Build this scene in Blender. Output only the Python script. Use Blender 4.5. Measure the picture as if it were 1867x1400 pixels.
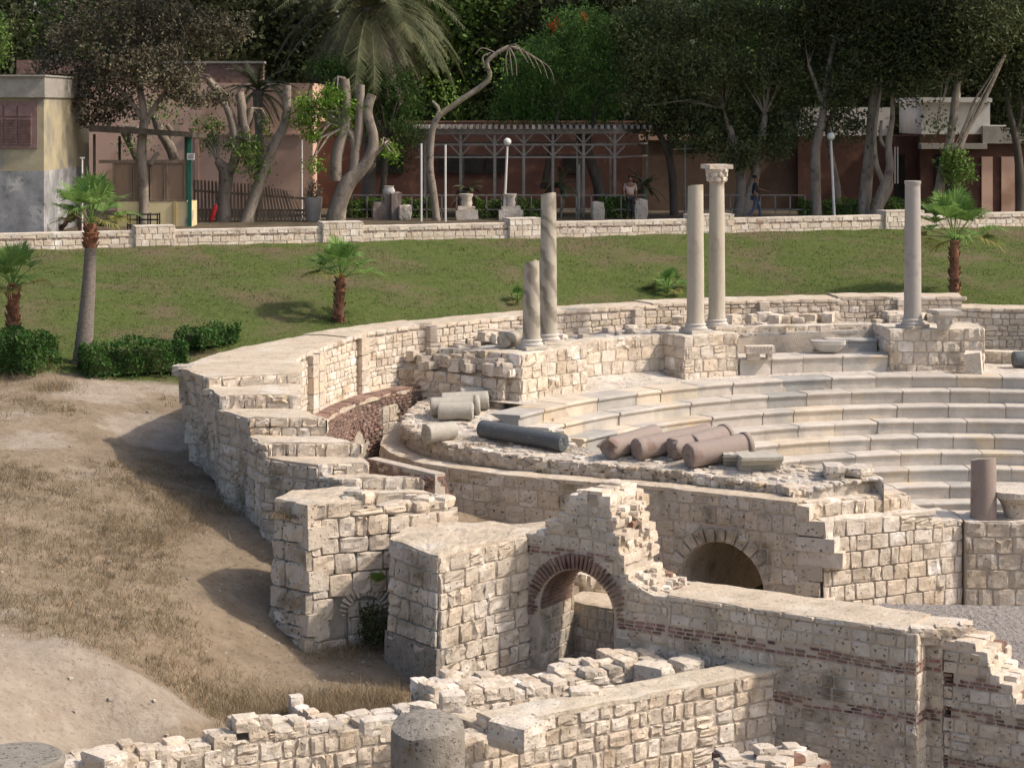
import bpy, math, random
import numpy as np
from mathutils import Vector, noise

for o in list(bpy.data.objects):
    bpy.data.objects.remove(o)
SC = bpy.context.scene
COL = SC.collection
R = math.radians
rnd = random.Random(7)
nrs = np.random.RandomState(11)

# ------------------------------------------------------------------ camera, sky, sun, exposure
FPX, CX, HY, CZ = 3600.0, 933.5, 200.0, 4.5      # focal length in photo pixels, optical centre, eye height above the park
cam = bpy.data.cameras.new('camera')
cam.sensor_fit = 'HORIZONTAL'; cam.sensor_width = 36
cam.lens = FPX / 1867 * 36
cam.shift_y = -(700 - HY) / 1867                 # rising-front style shift keeps verticals upright
cam.clip_start = 0.5; cam.clip_end = 2000
camo = bpy.data.objects.new('camera', cam); COL.objects.link(camo)
camo.location = (0, 0, CZ); camo.rotation_euler = (R(90), 0, 0)
SC.camera = camo

SUN_AZ, SUN_EL = R(99), R(46)
world = bpy.data.worlds.new('World'); SC.world = world; world.use_nodes = True
wn = world.node_tree.nodes; wl = world.node_tree.links; wn.clear()
sky = wn.new('ShaderNodeTexSky'); sky.sky_type = 'NISHITA'; sky.sun_disc = False
sky.sun_elevation = SUN_EL; sky.sun_rotation = SUN_AZ; sky.dust_density = 4.0; sky.air_density = 1.0; sky.ozone_density = 0.6
bgn = wn.new('ShaderNodeBackground'); bgn.inputs[1].default_value = 0.15
wo = wn.new('ShaderNodeOutputWorld'); wl.new(sky.outputs[0], bgn.inputs[0]); wl.new(bgn.outputs[0], wo.inputs[0])
sd = bpy.data.lights.new('sun', 'SUN'); sd.energy = 3.05; sd.angle = R(2.0); sd.color = (1.0, 0.90, 0.79)
so = bpy.data.objects.new('sun', sd); COL.objects.link(so); so.location = (30, -10, 40)
sv = Vector((math.sin(SUN_AZ) * math.cos(SUN_EL), math.cos(SUN_AZ) * math.cos(SUN_EL), math.sin(SUN_EL)))
so.rotation_euler = sv.to_track_quat('Z', 'Y').to_euler()
SC.view_settings.view_transform = 'Standard'; SC.view_settings.look = 'None'
SC.view_settings.exposure = 0.28; SC.view_settings.gamma = 1.0
SC.render.engine = 'CYCLES'
SC.cycles.max_bounces = 6; SC.cycles.diffuse_bounces = 3; SC.cycles.transparent_max_bounces = 8

# ------------------------------------------------------------------ measuring helpers: real positions from a sight line and a distance or a level
def P(px, py, D): return ((px - CX) / FPX * D, D, CZ - (py - HY) / FPX * D)
def G(px, py, z):
    D = (CZ - z) * FPX / (py - HY); return ((px - CX) / FPX * D, D, z)

# ------------------------------------------------------------------ object helpers
WLOC = {}
def meta(o, label=None, cat=None, group=None, kind=None):
    if label: o['label'] = label
    if cat: o['category'] = cat
    if group: o['group'] = group
    if kind: o['kind'] = kind
    return o
def thing(name, label, cat, loc, group=None):
    o = bpy.data.objects.new(name, None); COL.objects.link(o); o.location = loc
    o.empty_display_size = 0.3; WLOC[o.name] = Vector(loc)
    return meta(o, label, cat, group)
def finish(name, me, mats, parent, origin):
    for m in mats: me.materials.append(m)
    o = bpy.data.objects.new(name, me); COL.objects.link(o)
    if parent is not None: o.parent = parent; WLOC[o.name] = WLOC[parent.name]
    else: o.location = origin; WLOC[o.name] = Vector(origin)
    return o
def np_mesh(name, V, F, tint, mats, parent=None, mi=None, smooth=False):
    """V (n,3), F (m,k) with one k; tint (n,3)"""
    V = np.asarray(V, dtype=np.float64); F = np.asarray(F, dtype=np.int32)
    if parent is not None: org = np.array(WLOC[parent.name])
    else: org = np.array([V[:, 0].mean(), V[:, 1].mean(), V[:, 2].min()])
    me = bpy.data.meshes.new(name)
    me.vertices.add(len(V)); me.vertices.foreach_set('co', (V - org).astype(np.float32).ravel())
    k = F.shape[1]
    me.loops.add(F.size); me.loops.foreach_set('vertex_index', F.ravel())
    me.polygons.add(len(F)); me.polygons.foreach_set('loop_start', np.arange(len(F), dtype=np.int32) * k)
    if mi is not None: me.polygons.foreach_set('material_index', np.asarray(mi, dtype=np.int32))
    me.polygons.foreach_set('use_smooth', np.full(len(F), smooth))
    me.update(calc_edges=True)
    a = me.color_attributes.new('tint', 'FLOAT_COLOR', 'POINT')
    c = np.ones((len(V), 4), dtype=np.float32); c[:, :3] = tint; a.data.foreach_set('color', c.ravel())
    me.validate()
    return finish(name, me, mats, parent, org)

class MB:
    def __init__(s): s.v = []; s.f = []; s.m = []; s.c = []; s.sm = []
    def add(s, vs, fs, mat=0, tint=(1, 1, 1), smooth=False):
        b = len(s.v); s.v.extend(vs); s.c.extend([tint] * len(vs))
        for f in fs: s.f.append([i + b for i in f]); s.m.append(mat); s.sm.append(smooth)
    def grid(s, rows, mat=0, tint=(1, 1, 1), smooth=False, close=False):
        n = len(rows[0]); vs = [p for r in rows for p in r]; fs = []
        for i in range(len(rows) - 1):
            for j in range(n if close else n - 1):
                k = (j + 1) % n
                fs.append((i * n + j, i * n + k, (i + 1) * n + k, (i + 1) * n + j))
        s.add(vs, fs, mat, tint, smooth)
    def box(s, c, size, rz=0, mat=0, tint=(1, 1, 1), jit=0, tilt=(0, 0)):
        sx, sy, sz = size[0] / 2, size[1] / 2, size[2] / 2; vs = []
        ca, sa = math.cos(rz), math.sin(rz)
        for x, y, z in ((-1,-1,-1),(1,-1,-1),(1,1,-1),(-1,1,-1),(-1,-1,1),(1,-1,1),(1,1,1),(-1,1,1)):
            px, py, pz = x * sx + rnd.uniform(-jit, jit), y * sy + rnd.uniform(-jit, jit), z * sz + rnd.uniform(-jit, jit)
            px, pz = px + pz * tilt[0], pz - px * tilt[0]
            vs.append((c[0] + px * ca - py * sa, c[1] + px * sa + py * ca, c[2] + pz))
        s.add(vs, [(0,3,2,1),(4,5,6,7),(0,1,5,4),(1,2,6,5),(2,3,7,6),(3,0,4,7)], mat, tint)
    def bar(s, a, b, w, h=None, mat=0, tint=(1, 1, 1)):
        a = Vector(a); b = Vector(b); d = (b - a).normalized(); h = h or w
        up = Vector((0, 0, 1)) if abs(d.z) < .95 else Vector((0, 1, 0))
        x = d.cross(up).normalized(); y = x.cross(d)
        vs = []
        for p in (a, b):
            for q, r in ((-1,-1),(1,-1),(1,1),(-1,1)): vs.append(tuple(p + x * q * w / 2 + y * r * h / 2))
        s.add(vs, [(0,1,2,3),(7,6,5,4),(0,4,5,1),(1,5,6,2),(2,6,7,3),(3,7,4,0)], mat, tint)
    def tube(s, pts, rad, n=8, mat=0, tint=(1, 1, 1), wob=0.0, smooth=True, cap=True, capmat=None):
        pts = [Vector(p) for p in pts]; rows = []
        px_ = None
        for i, p in enumerate(pts):
            d = (pts[min(i + 1, len(pts) - 1)] - pts[max(i - 1, 0)]).normalized()
            if px_ is None:
                ref = Vector((1, 0, 0)) if abs(d.x) < .9 else Vector((0, 1, 0))
                x = (ref - d * ref.dot(d)).normalized()
            else: x = (px_ - d * px_.dot(d)).normalized()
            px_ = x; y = d.cross(x); r = rad[i] if isinstance(rad, (list, tuple)) else rad
            row = []
            for k in range(n):
                a = 2 * math.pi * k / n; q = 1 + wob * noise.noise((p + x * math.cos(a) * 2 + y * math.sin(a) * 2) * 1.3) if wob else 1
                row.append(tuple(p + (x * math.cos(a) + y * math.sin(a)) * r * q))
            rows.append(row)
        s.grid(rows, mat, tint, smooth, close=True)
        if cap:
            s.add(rows[0], [tuple(range(n))[::-1]], mat if capmat is None else capmat, tint)
            s.add(rows[-1], [tuple(range(n))], mat if capmat is None else capmat, tint)
    def lathe(s, c, prof, n=24, mat=0, tint=(1, 1, 1), flute=0, wob=0, smooth=True, top=True, toptilt=0, capmat=None):
        rows = []
        for (r, z) in prof:
            row = []
            for k in range(n):
                a = 2 * math.pi * k / n
                rr = r * (1 + (wob * noise.noise(Vector((math.cos(a) * 1.5, math.sin(a) * 1.5, z * .8 + c[0]))) if wob else 0))
                if flute and k % 2: rr -= flute
                zz = z
                if toptilt and (r, z) == prof[-1]: zz += toptilt * (math.cos(a + .8) + .5 * noise.noise(Vector((math.cos(a) * 2, math.sin(a) * 2, c[0]))))
                row.append((c[0] + rr * math.cos(a), c[1] + rr * math.sin(a), c[2] + zz))
            rows.append(row)
        s.grid(rows, mat, tint, smooth, close=True)
        if top: s.add(rows[-1], [tuple(range(n))], mat if capmat is None else capmat, tint)
        s.add(rows[0], [tuple(range(n))[::-1]], mat, tint)
    def prism(s, poly, z0, z1, mat=0, tint=(1, 1, 1)):
        n = len(poly); vs = [(p[0], p[1], z0) for p in poly] + [(p[0], p[1], z1) for p in poly]
        fs = [tuple(range(n))[::-1], tuple(range(n, 2 * n))] + [(i, (i + 1) % n, n + (i + 1) % n, n + i) for i in range(n)]
        s.add(vs, fs, mat, tint)
    def build(s, name, mats, parent=None):
        if not isinstance(mats, (list, tuple)): mats = [mats]
        if parent is not None: org = WLOC[parent.name]
        else:
            n = len(s.v); org = Vector((sum(p[0] for p in s.v) / n, sum(p[1] for p in s.v) / n, min(p[2] for p in s.v)))
        me = bpy.data.meshes.new(name)
        me.from_pydata([(p[0] - org[0], p[1] - org[1], p[2] - org[2]) for p in s.v], [], s.f)
        me.polygons.foreach_set('material_index', s.m); me.polygons.foreach_set('use_smooth', s.sm)
        a = me.color_attributes.new('tint', 'FLOAT_COLOR', 'POINT')
        c = np.ones((len(s.v), 4), dtype=np.float32); c[:, :3] = s.c; a.data.foreach_set('color', c.ravel())
        me.update()
        return finish(name, me, mats, parent, org)

# ------------------------------------------------------------------ materials
def mat(name, c1, c2, scale=2.0, rough=.9, bump=.3, bscale=18, pits=None, spots=None, veins=None, transl=0, spec=.25, detail=6, stretch=(1, 1, 1)):
    """two colours mixed by noise, times the 'tint' attribute; pits=(colour, scale, amount) are holes in the stone"""
    m = bpy.data.materials.new(name); m.use_nodes = True; nt = m.node_tree; N = nt.nodes; L = nt.links; N.clear()
    out = N.new('ShaderNodeOutputMaterial'); b = N.new('ShaderNodeBsdfPrincipled')
    b.inputs['Roughness'].default_value = rough; b.inputs['Specular IOR Level'].default_value = spec
    tc = N.new('ShaderNodeTexCoord'); mp = N.new('ShaderNodeMapping'); L.new(tc.outputs['Object'], mp.inputs[0]); mp.inputs['Scale'].default_value = stretch
    n1 = N.new('ShaderNodeTexNoise'); n1.inputs['Scale'].default_value = scale; n1.inputs['Detail'].default_value = detail; n1.inputs['Roughness'].default_value = .65
    L.new(mp.outputs[0], n1.inputs['Vector'])
    rmp = N.new('ShaderNodeMapRange'); rmp.inputs[1].default_value = .36; rmp.inputs[2].default_value = .64; L.new(n1.outputs[0], rmp.inputs[0])
    mx = N.new('ShaderNodeMix'); mx.data_type = 'RGBA'; L.new(rmp.outputs[0], mx.inputs[0])
    mx.inputs[6].default_value = (*c1, 1); mx.inputs[7].default_value = (*c2, 1)
    cur = mx.outputs[2]
    def mixin(fac, col, mode='MIX'):
        nonlocal cur
        q = N.new('ShaderNodeMix'); q.data_type = 'RGBA'; q.blend_type = mode
        L.new(fac, q.inputs[0]) if not isinstance(fac, float) else setattr(q.inputs[0], 'default_value', fac)
        L.new(cur, q.inputs[6])
        if isinstance(col, tuple): q.inputs[7].default_value = (*col, 1)
        else: L.new(col, q.inputs[7])
        cur = q.outputs[2]
    hgt = None
    if spots:
        for (sc, ss, lo, hi) in spots:
            n2 = N.new('ShaderNodeTexNoise'); n2.inputs['Scale'].default_value = ss; n2.inputs['Detail'].default_value = 5; L.new(tc.outputs['Object'], n2.inputs['Vector'])
            r2 = N.new('ShaderNodeMapRange'); r2.inputs[1].default_value = lo; r2.inputs[2].default_value = hi; L.new(n2.outputs[0], r2.inputs[0]); mixin(r2.outputs[0], sc)
    if veins:
        vc, vs, vr = veins
        w = N.new('ShaderNodeTexWave'); w.inputs['Scale'].default_value = vs; w.inputs['Distortion'].default_value = 9; w.inputs['Detail'].default_value = 4; w.inputs['Detail Scale'].default_value = 1.2
        mp2 = N.new('ShaderNodeMapping'); mp2.inputs['Rotation'].default_value = vr; L.new(tc.outputs['Object'], mp2.inputs[0]); L.new(mp2.outputs[0], w.inputs['Vector'])
        r3 = N.new('ShaderNodeMapRange'); r3.inputs[1].default_value = .45; r3.inputs[2].default_value = .95; L.new(w.outputs['Fac'], r3.inputs[0]); mixin(r3.outputs[0], vc)
    if pits:
        pc, ps, pa = pits
        n3 = N.new('ShaderNodeTexNoise'); n3.inputs['Scale'].default_value = ps; n3.inputs['Detail'].default_value = 3; L.new(tc.outputs['Object'], n3.inputs['Vector'])
        r4 = N.new('ShaderNodeMapRange'); r4.inputs[1].default_value = pa; r4.inputs[2].default_value = pa + .07; L.new(n3.outputs[0], r4.inputs[0]); mixin(r4.outputs[0], pc); hgt = r4.outputs[0]
    at = N.new('ShaderNodeAttribute'); at.attribute_name = 'tint'; mixin(1.0, at.outputs['Color'], 'MULTIPLY')
    L.new(cur, b.inputs['Base Color'])
    if bump:
        n4 = N.new('ShaderNodeTexNoise'); n4.inputs['Scale'].default_value = bscale; n4.inputs['Detail'].default_value = 8; n4.inputs['Roughness'].default_value = .7; L.new(tc.outputs['Object'], n4.inputs['Vector'])
        h = n4.outputs[0]
        if hgt is not None:
            sb = N.new('ShaderNodeMath'); sb.operation = 'MULTIPLY_ADD'; sb.inputs[1].default_value = -.6; L.new(hgt, sb.inputs[0]); L.new(h, sb.inputs[2]); h = sb.outputs[0]
        bp = N.new('ShaderNodeBump'); bp.inputs['Strength'].default_value = min(1, bump); bp.inputs['Distance'].default_value = .04 * max(1, bump); L.new(h, bp.inputs['Height']); L.new(bp.outputs[0], b.inputs['Normal'])
    if transl:
        tr = N.new('ShaderNodeBsdfTranslucent'); L.new(cur, tr.inputs[0]); ms = N.new('ShaderNodeMixShader'); ms.inputs[0].default_value = transl
        L.new(b.outputs[0], ms.inputs[1]); L.new(tr.outputs[0], ms.inputs[2]); L.new(ms.outputs[0], out.inputs[0])
    else: L.new(b.outputs[0], out.inputs[0])
    return m

M = {}
M['stone'] = mat('limestone', (.56, .485, .40), (.655, .58, .49), 3, bump=.9, bscale=10, pits=((.30, .20, .15), 17, .64), spots=[((.34, .27, .19), 1.1, .56, .74), ((.78, .73, .66), 1.7, .58, .72)])
M['stone2'] = mat('limestone_grey_shaded', (.505, .445, .375), (.60, .54, .46), 3, bump=1.0, bscale=9, pits=((.18, .15, .11), 15, .62), spots=[((.24, .21, .16), 1.3, .54, .72), ((.60, .56, .48), 1.9, .60, .72)])  # darker limestone: painted shade on walls turned from the sun, also grey blocks
M['mortar'] = mat('lime_mortar', (.485, .40, .30), (.585, .49, .375), 1.6, bump=.9, bscale=14, spots=[((.60, .54, .45), .9, .52, .68), ((.40, .335, .26), 2.3, .55, .75), ((.30, .25, .19), 7, .60, .72)], pits=((.24, .20, .15), 19, .66))
M['joint'] = mat('joint_mortar', (.46, .395, .32), (.56, .485, .40), 4, bump=1.0, bscale=20)
M['brick'] = mat('red_brick', (.21, .125, .10), (.33, .215, .17), 6, bump=.8, bscale=30, spots=[((.10, .06, .05), 2.5, .55, .7)])
M['marble'] = mat('seat_marble', (.47, .425, .375), (.57, .525, .47), 1.8, rough=.7, bump=.5, bscale=12, spots=[((.40, .38, .35), 1.1, .5, .7), ((.60, .50, .36), .8, .6, .75)], pits=((.28, .25, .21), 22, .68))
M['rubble'] = mat('rubble_fill', (.46, .40, .34), (.62, .565, .49), 5, bump=1.8, bscale=7, pits=((.26, .22, .175), 9, .63), spots=[((.66, .62, .55), 1.2, .5, .65), ((.36, .30, .23), .6, .55, .7)])
M['greymarble'] = mat('veined_marble', (.36, .32, .26), (.45, .41, .335), 2, rough=.65, bump=.4, veins=((.24, .21, .165), .7, (.7, .5, .3)))
M['fluted'] = mat('fluted_limestone', (.40, .355, .285), (.49, .44, .355), 2, rough=.8, bump=.5, bscale=12, spots=[((.34, .29, .22), 2, .58, .72)], stretch=(1, 1, .3))
M['greygranite'] = mat('grey_granite', (.33, .30, .27), (.41, .38, .345), 40, rough=.7, bump=.2, bscale=50, spots=[((.30, .27, .25), 3, .55, .7)])
M['drumgrey'] = mat('fallen_grey_marble', (.38, .35, .295), (.45, .42, .36), 8, rough=.75, bump=.4, bscale=30, spots=[((.28, .26, .22), 2, .55, .7)])
M['black'] = mat('dark_grey_granite', (.07, .08, .085), (.12, .13, .135), 30, rough=.55, bump=.2, bscale=40, spots=[((.17, .17, .17), 3, .6, .75)])
M['pink'] = mat('pink_granite', (.26, .205, .175), (.33, .27, .235), 45, rough=.75, bump=.3, bscale=40, spots=[((.22, .15, .125), 2.5, .55, .7)])
M['concretecol'] = mat('weathered_grey_stone', (.23, .205, .17), (.31, .28, .24), 6, bump=.8, bscale=25, pits=((.12, .11, .09), 16, .60), spots=[((.36, .31, .25), 1.2, .55, .7)])
M['plaster_y'] = mat('yellow_plaster', (.34, .29, .19), (.42, .37, .25), 1.2, bump=.3, bscale=10, spots=[((.26, .24, .20), .7, .5, .6)])
M['plaster_g'] = mat('patched_plaster', (.20, .20, .20), (.34, .34, .34), 1.4, bump=.5, spots=[((.48, .47, .45), 1.1, .56, .64), ((.13, .12, .12), 2.2, .58, .68)])
M['cement'] = mat('grey_cement', (.27, .25, .22), (.35, .32, .28), 2, bump=.5)
M['pinkwall'] = mat('pink_plaster', (.62, .40, .30), (.70, .47, .36), .8, bump=.1, spots=[((.42, .25, .17), .5, .55, .7)])
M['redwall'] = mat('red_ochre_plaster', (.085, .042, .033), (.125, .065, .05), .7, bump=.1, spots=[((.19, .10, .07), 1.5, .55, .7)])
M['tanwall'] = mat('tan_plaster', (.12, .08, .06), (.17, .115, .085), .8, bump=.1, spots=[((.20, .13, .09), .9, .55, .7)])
M['white'] = mat('white_paint', (.60, .57, .54), (.70, .67, .64), 2, bump=.1, rough=.7)
M['dark'] = mat('dark_opening', (.015, .014, .013), (.03, .028, .026), 2, bump=0)
M['wood'] = mat('brown_wood', (.17, .125, .09), (.26, .20, .145), 4, bump=.3, stretch=(1, 1, .2))
M['reed'] = mat('reed_screen', (.22, .15, .10), (.30, .21, .15), 60, bump=.3, stretch=(1, 1, .02))
M['shutter'] = mat('red_shutter', (.19, .12, .11), (.26, .17, .155), 5, bump=.2)
M['greypaint'] = mat('grey_timber', (.18, .165, .15), (.26, .24, .215), 4, bump=.2)
M['green'] = mat('green_paint', (.02, .10, .07), (.03, .13, .09), 3, bump=0, rough=.5)
M['cream'] = mat('cream_paint', (.62, .52, .28), (.70, .60, .36), 1.5, bump=.1, spots=[((.36, .33, .28), 1.2, .62, .7)])
M['red'] = mat('red_paint', (.45, .03, .03), (.5, .04, .04), 3, bump=0, rough=.4)
M['iron'] = mat('rusty_iron', (.10, .06, .05), (.17, .10, .08), 5, bump=.3)
M['globe'] = mat('white_glass_globe', (.66, .66, .62), (.72, .72, .68), 2, bump=0, rough=.3)
M['bark'] = mat('grey_bark', (.20, .165, .13), (.33, .28, .23), 3, bump=1.0, bscale=12, stretch=(1, 1, .25), spots=[((.13, .11, .09), 3, .56, .68)])
M['barkdark'] = mat('dark_bark', (.07, .058, .045), (.12, .10, .08), 4, bump=1.0, bscale=12, stretch=(1, 1, .25))
M['cut'] = mat('fresh_cut_wood', (.48, .30, .16), (.58, .38, .22), 4, bump=.1)
M['palmbark'] = mat('palm_bark', (.15, .125, .105), (.25, .215, .185), 8, bump=.8, stretch=(1, 1, 3))
M['palmred'] = mat('palm_leaf_bases', (.20, .085, .05), (.32, .16, .10), 8, bump=.8)
def leafmat(n, a, b, t=.3): return mat(n, a, b, 1.2, rough=.6, bump=0, transl=t, spec=.2, detail=2)
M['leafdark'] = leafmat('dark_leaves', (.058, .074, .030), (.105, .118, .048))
M['leafmid'] = leafmat('mid_leaves', (.09, .16, .03), (.15, .23, .05))
M['leafbright'] = leafmat('bright_leaves', (.15, .28, .035), (.22, .36, .06), .4)
M['leafbrown'] = leafmat('juniper_leaves', (.060, .054, .034), (.125, .110, .070), .15)
M['leafdead'] = leafmat('dead_fronds', (.20, .17, .13), (.32, .27, .205), .2)
M['leafdate'] = leafmat('date_fronds', (.10, .115, .055), (.18, .185, .095), .2)
M['leaffan'] = leafmat('fan_fronds', (.12, .22, .05), (.22, .34, .10), .35)
M['leafhedge'] = leafmat('hedge_leaves', (.035, .09, .018), (.065, .14, .03), .25)
M['leafflame'] = leafmat('feathery_leaves', (.06, .135, .028), (.12, .215, .052), .4)
M['flower'] = leafmat('orange_flowers', (.6, .06, .02), (.7, .10, .03), .3)
M['drygrass'] = leafmat('dry_grass_blades', (.25, .19, .115), (.38, .30, .19), .25)
M['lawn'] = leafmat('lawn_blades', (.075, .11, .024), (.125, .155, .045), .25)
M['skin'] = mat('skin', (.17, .09, .055), (.20, .11, .07), 3, bump=0, rough=.6)
M['shirt'] = mat('pink_shirt', (.42, .30, .26), (.50, .36, .31), 4, bump=.1)
M['trousers'] = mat('dark_trousers', (.03, .03, .035), (.045, .045, .05), 4, bump=.1)
M['blacktop'] = mat('black_top', (.02, .02, .025), (.03, .03, .035), 4, bump=.1)
M['jeans'] = mat('blue_jeans', (.06, .08, .13), (.09, .12, .18), 4, bump=.1)
M['hair'] = mat('dark_hair', (.015, .012, .01), (.03, .02, .018), 4, bump=.1)
M['blackplastic'] = mat('black_crate', (.02, .02, .02), (.035, .03, .03), 4, bump=.1)

def terrain_mat():
    m = bpy.data.materials.new('terrain'); m.use_nodes = True; nt = m.node_tree; N = nt.nodes; L = nt.links; N.clear()
    out = N.new('ShaderNodeOutputMaterial'); b = N.new('ShaderNodeBsdfPrincipled'); b.inputs['Roughness'].default_value = .95; b.inputs['Specular IOR Level'].default_value = .1
    tc = N.new('ShaderNodeTexCoord')
    def ns(s, d=6, r=.65):
        n = N.new('ShaderNodeTexNoise'); n.inputs['Scale'].default_value = s; n.inputs['Detail'].default_value = d; n.inputs['Roughness'].default_value = r; L.new(tc.outputs['Object'], n.inputs['Vector']); return n.outputs[0]
    def mr(x, a, c):
        r = N.new('ShaderNodeMapRange'); r.inputs[1].default_value = a; r.inputs[2].default_value = c; L.new(x, r.inputs[0]); return r.outputs[0]
    def mix(f, a, c):
        q = N.new('ShaderNodeMix'); q.data_type = 'RGBA'; L.new(f, q.inputs[0])
        for i, x in ((6, a), (7, c)):
            if isinstance(x, tuple): q.inputs[i].default_value = (*x, 1)
            else: L.new(x, q.inputs[i])
        return q.outputs[2]
    at = N.new('ShaderNodeAttribute'); at.attribute_name = 'tint'; sp = N.new('ShaderNodeSeparateColor'); L.new(at.outputs['Color'], sp.inputs[0])
    lawn, soil, gap = sp.outputs[0], sp.outputs[1], sp.outputs[2]
    dry = mix(mr(ns(1.5), .38, .62), (.27, .21, .145), (.37, .29, .205))
    dry = mix(mr(ns(9, 4), .54, .7), dry, (.20, .15, .10))
    pale = mix(mr(ns(2.2), .35, .65), (.38, .31, .24), (.48, .405, .325)); pale = mix(mr(ns(12, 5), .53, .70), pale, (.29, .235, .18))
    sf = N.new('ShaderNodeMath'); sf.operation = 'MULTIPLY_ADD'; L.new(ns(2.5), sf.inputs[0]); sf.inputs[1].default_value = .9; L.new(soil, sf.inputs[2])
    base = mix(mr(sf.outputs[0], .82, 1.05), dry, pale)
    gr = mix(mr(ns(6), .38, .62), (.078, .112, .028), (.125, .148, .048))
    gr = mix(mr(ns(.42, 7), .47, .68), gr, (.17, .132, .082))
    gr = mix(mr(ns(25, 3), .58, .72), gr, (.06, .06, .02))
    lf = N.new('ShaderNodeMath'); lf.operation = 'MULTIPLY_ADD'; L.new(ns(1.5), lf.inputs[0]); lf.inputs[1].default_value = .5; L.new(lawn, lf.inputs[2])
    base = mix(mr(lf.outputs[0], .6, .85), base, gr)
    park = mix(mr(ns(1.0), .4, .6), (.10, .08, .055), (.16, .13, .09))
    base = mix(gap, base, park)
    L.new(base, b.inputs['Base Color'])
    bp = N.new('ShaderNodeBump'); bp.inputs['Strength'].default_value = .9; bp.inputs['Distance'].default_value = .13; L.new(ns(5, 10, .78), bp.inputs['Height']); L.new(bp.outputs[0], b.inputs['Normal'])
    L.new(b.outputs[0], out.inputs[0]); return m
M['terrain'] = terrain_mat()

# ------------------------------------------------------------------ plan of the theatre
C = (12.7, 44.0)
ROUT, RIN, ZT = 20.8, 19.6, -1.6
def pol(th, r, z=None):
    t = R(th); p = (C[0] - r * math.sin(t), C[1] + r * math.cos(t))
    return p if z is None else (p[0], p[1], z)
def th_px(px, r):
    lo, hi = -60, 88
    for _ in range(40):
        m = (lo + hi) / 2; p = pol(m, r)
        if CX + p[0] / p[1] * FPX > px: lo = m
        else: hi = m
    return (lo + hi) / 2
def wl_y(x): return 67.2 + 14.1 * (x + 17.4) / 38.5       # line of the low park wall
def zplat(x, y): return -4.1 + .0335 * (x + 1.2) + .118 * (y - 49)
def onplat(px, py, dz=0):
    # sight line meets the sloping platform
    a = (px - CX) / FPX; b = (py - HY) / FPX
    k = -4.1 + .0335 * 1.2 - .118 * 49 + dz
    D = (CZ - k) / (b + .0335 * a + .118)
    return (a * D, D, CZ - b * D)

# ------------------------------------------------------------------ terrain
ctrl = [G(*t) for t in [(0, 700, -2.8), (150, 760, -3.0), (300, 735, -3.1), (0, 850, -3.4), (200, 900, -3.7), (385, 890, -4.15), (300, 960, -4.2), (460, 940, -4.3), (510, 965, -4.4),
    (0, 1000, -4.0), (-150, 900, -3.4), (450, 1100, -5.2), (555, 1165, -5.8), (300, 1150, -4.9), (600, 1250, -6.1), (790, 1255, -6.2), (960, 1225, -6.2), (1050, 1200, -6.25), (0, 1170, -4.5), (120, 1180, -4.55), (230, 1235, -4.95),
    (330, 1300, -5.5), (390, 1310, -6.1), (300, 1195, -5.3), (380, 1250, -5.95), (200, 1125, -4.75), (230, 1180, -5.0), (100, 1290, -5.2), (500, 1345, -6.35), (200, 1385, -6.0), (0, 1340, -5.1), (-150, 1200, -4.2), (640, 1300, -6.2)]]
ctrl += [(-26, 45, -2.6), (-22, 36, -3.2), (-16, 30, -4.4), (3, 31, -7.4), (6, 31, -7.4), (-3, 29.5, -7.3), (-6, 29, -7.0), (10, 31, -7.4), (16, 31, -7.4), (6, 40, -8.2), (12, 41, -8.4), (14, 36, -8.2), (8, 42.5, -8.4), (0, 41.5, -6.4), (-1, 43, -6.2), (0, 26, -7.4), (-10, 26, -6.6), (20, 26, -7.4), (20, 40, -8.2)]
for x in (-30, -22, -17, -13, -9, -5, -1, 4, 9, 14, 20, 27, 34):
    y = wl_y(x); ctrl.append((x, y - .3, -.30)); ctrl.append((x, y - 1.2, -.45))
    yb = 66.5 if x > 4 else (66.5 - (4 - x) * .85)
    ctrl.append((x, (y + yb) / 2, -1.25)); ctrl.append((x, max(yb, 52.5), -2.45 if x > -9 else -2.6))
ctrl += [(-14, 50.5, -2.85), (-9.5, 52, -3.0), (-7.2, 54, -2.9), (-9, 48, -3.6)]
cp = np.array(ctrl)
d = np.hypot(cp[:, None, 0] - cp[None, :, 0], cp[:, None, 1] - cp[None, :, 1])
A = np.zeros((len(cp) + 3, len(cp) + 3)); A[:len(cp), :len(cp)] = d - .25 * np.eye(len(cp)) * 0 
A[:len(cp), len(cp)] = 1; A[:len(cp), len(cp) + 1] = cp[:, 0]; A[:len(cp), len(cp) + 2] = cp[:, 1]; A[len(cp):, :len(cp)] = A[:len(cp), len(cp):].T
wts = np.linalg.solve(A, np.concatenate([cp[:, 2], [0, 0, 0]]))
pit = [pol(t, 20.25) for t in range(-85, 83, 4)] + [(-6.6, 46.2), (-5.9, 44.4), (-4.9, 42.6), (-4.0, 41.6), (-2.6, 41.0), (-1.3, 44), (-2, 47), (-1.5, 48.3), (7.0, 43.6), (9.6, 45.2), (16, 45.8), (30, 46)]
pitx = np.array([p[0] for p in pit]); pity = np.array([p[1] for p in pit])
def inpit(x, y):
    c = np.zeros(x.shape, bool); n = len(pit); j = n - 1
    for i in range(n):
        xi, yi, xj, yj = pitx[i], pity[i], pitx[j], pity[j]
        q = ((yi > y) != (yj > y)) & (x < (xj - xi) * (y - yi) / (yj - yi + 1e-12) + xi)
        c ^= q; j = i
    return c
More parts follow.
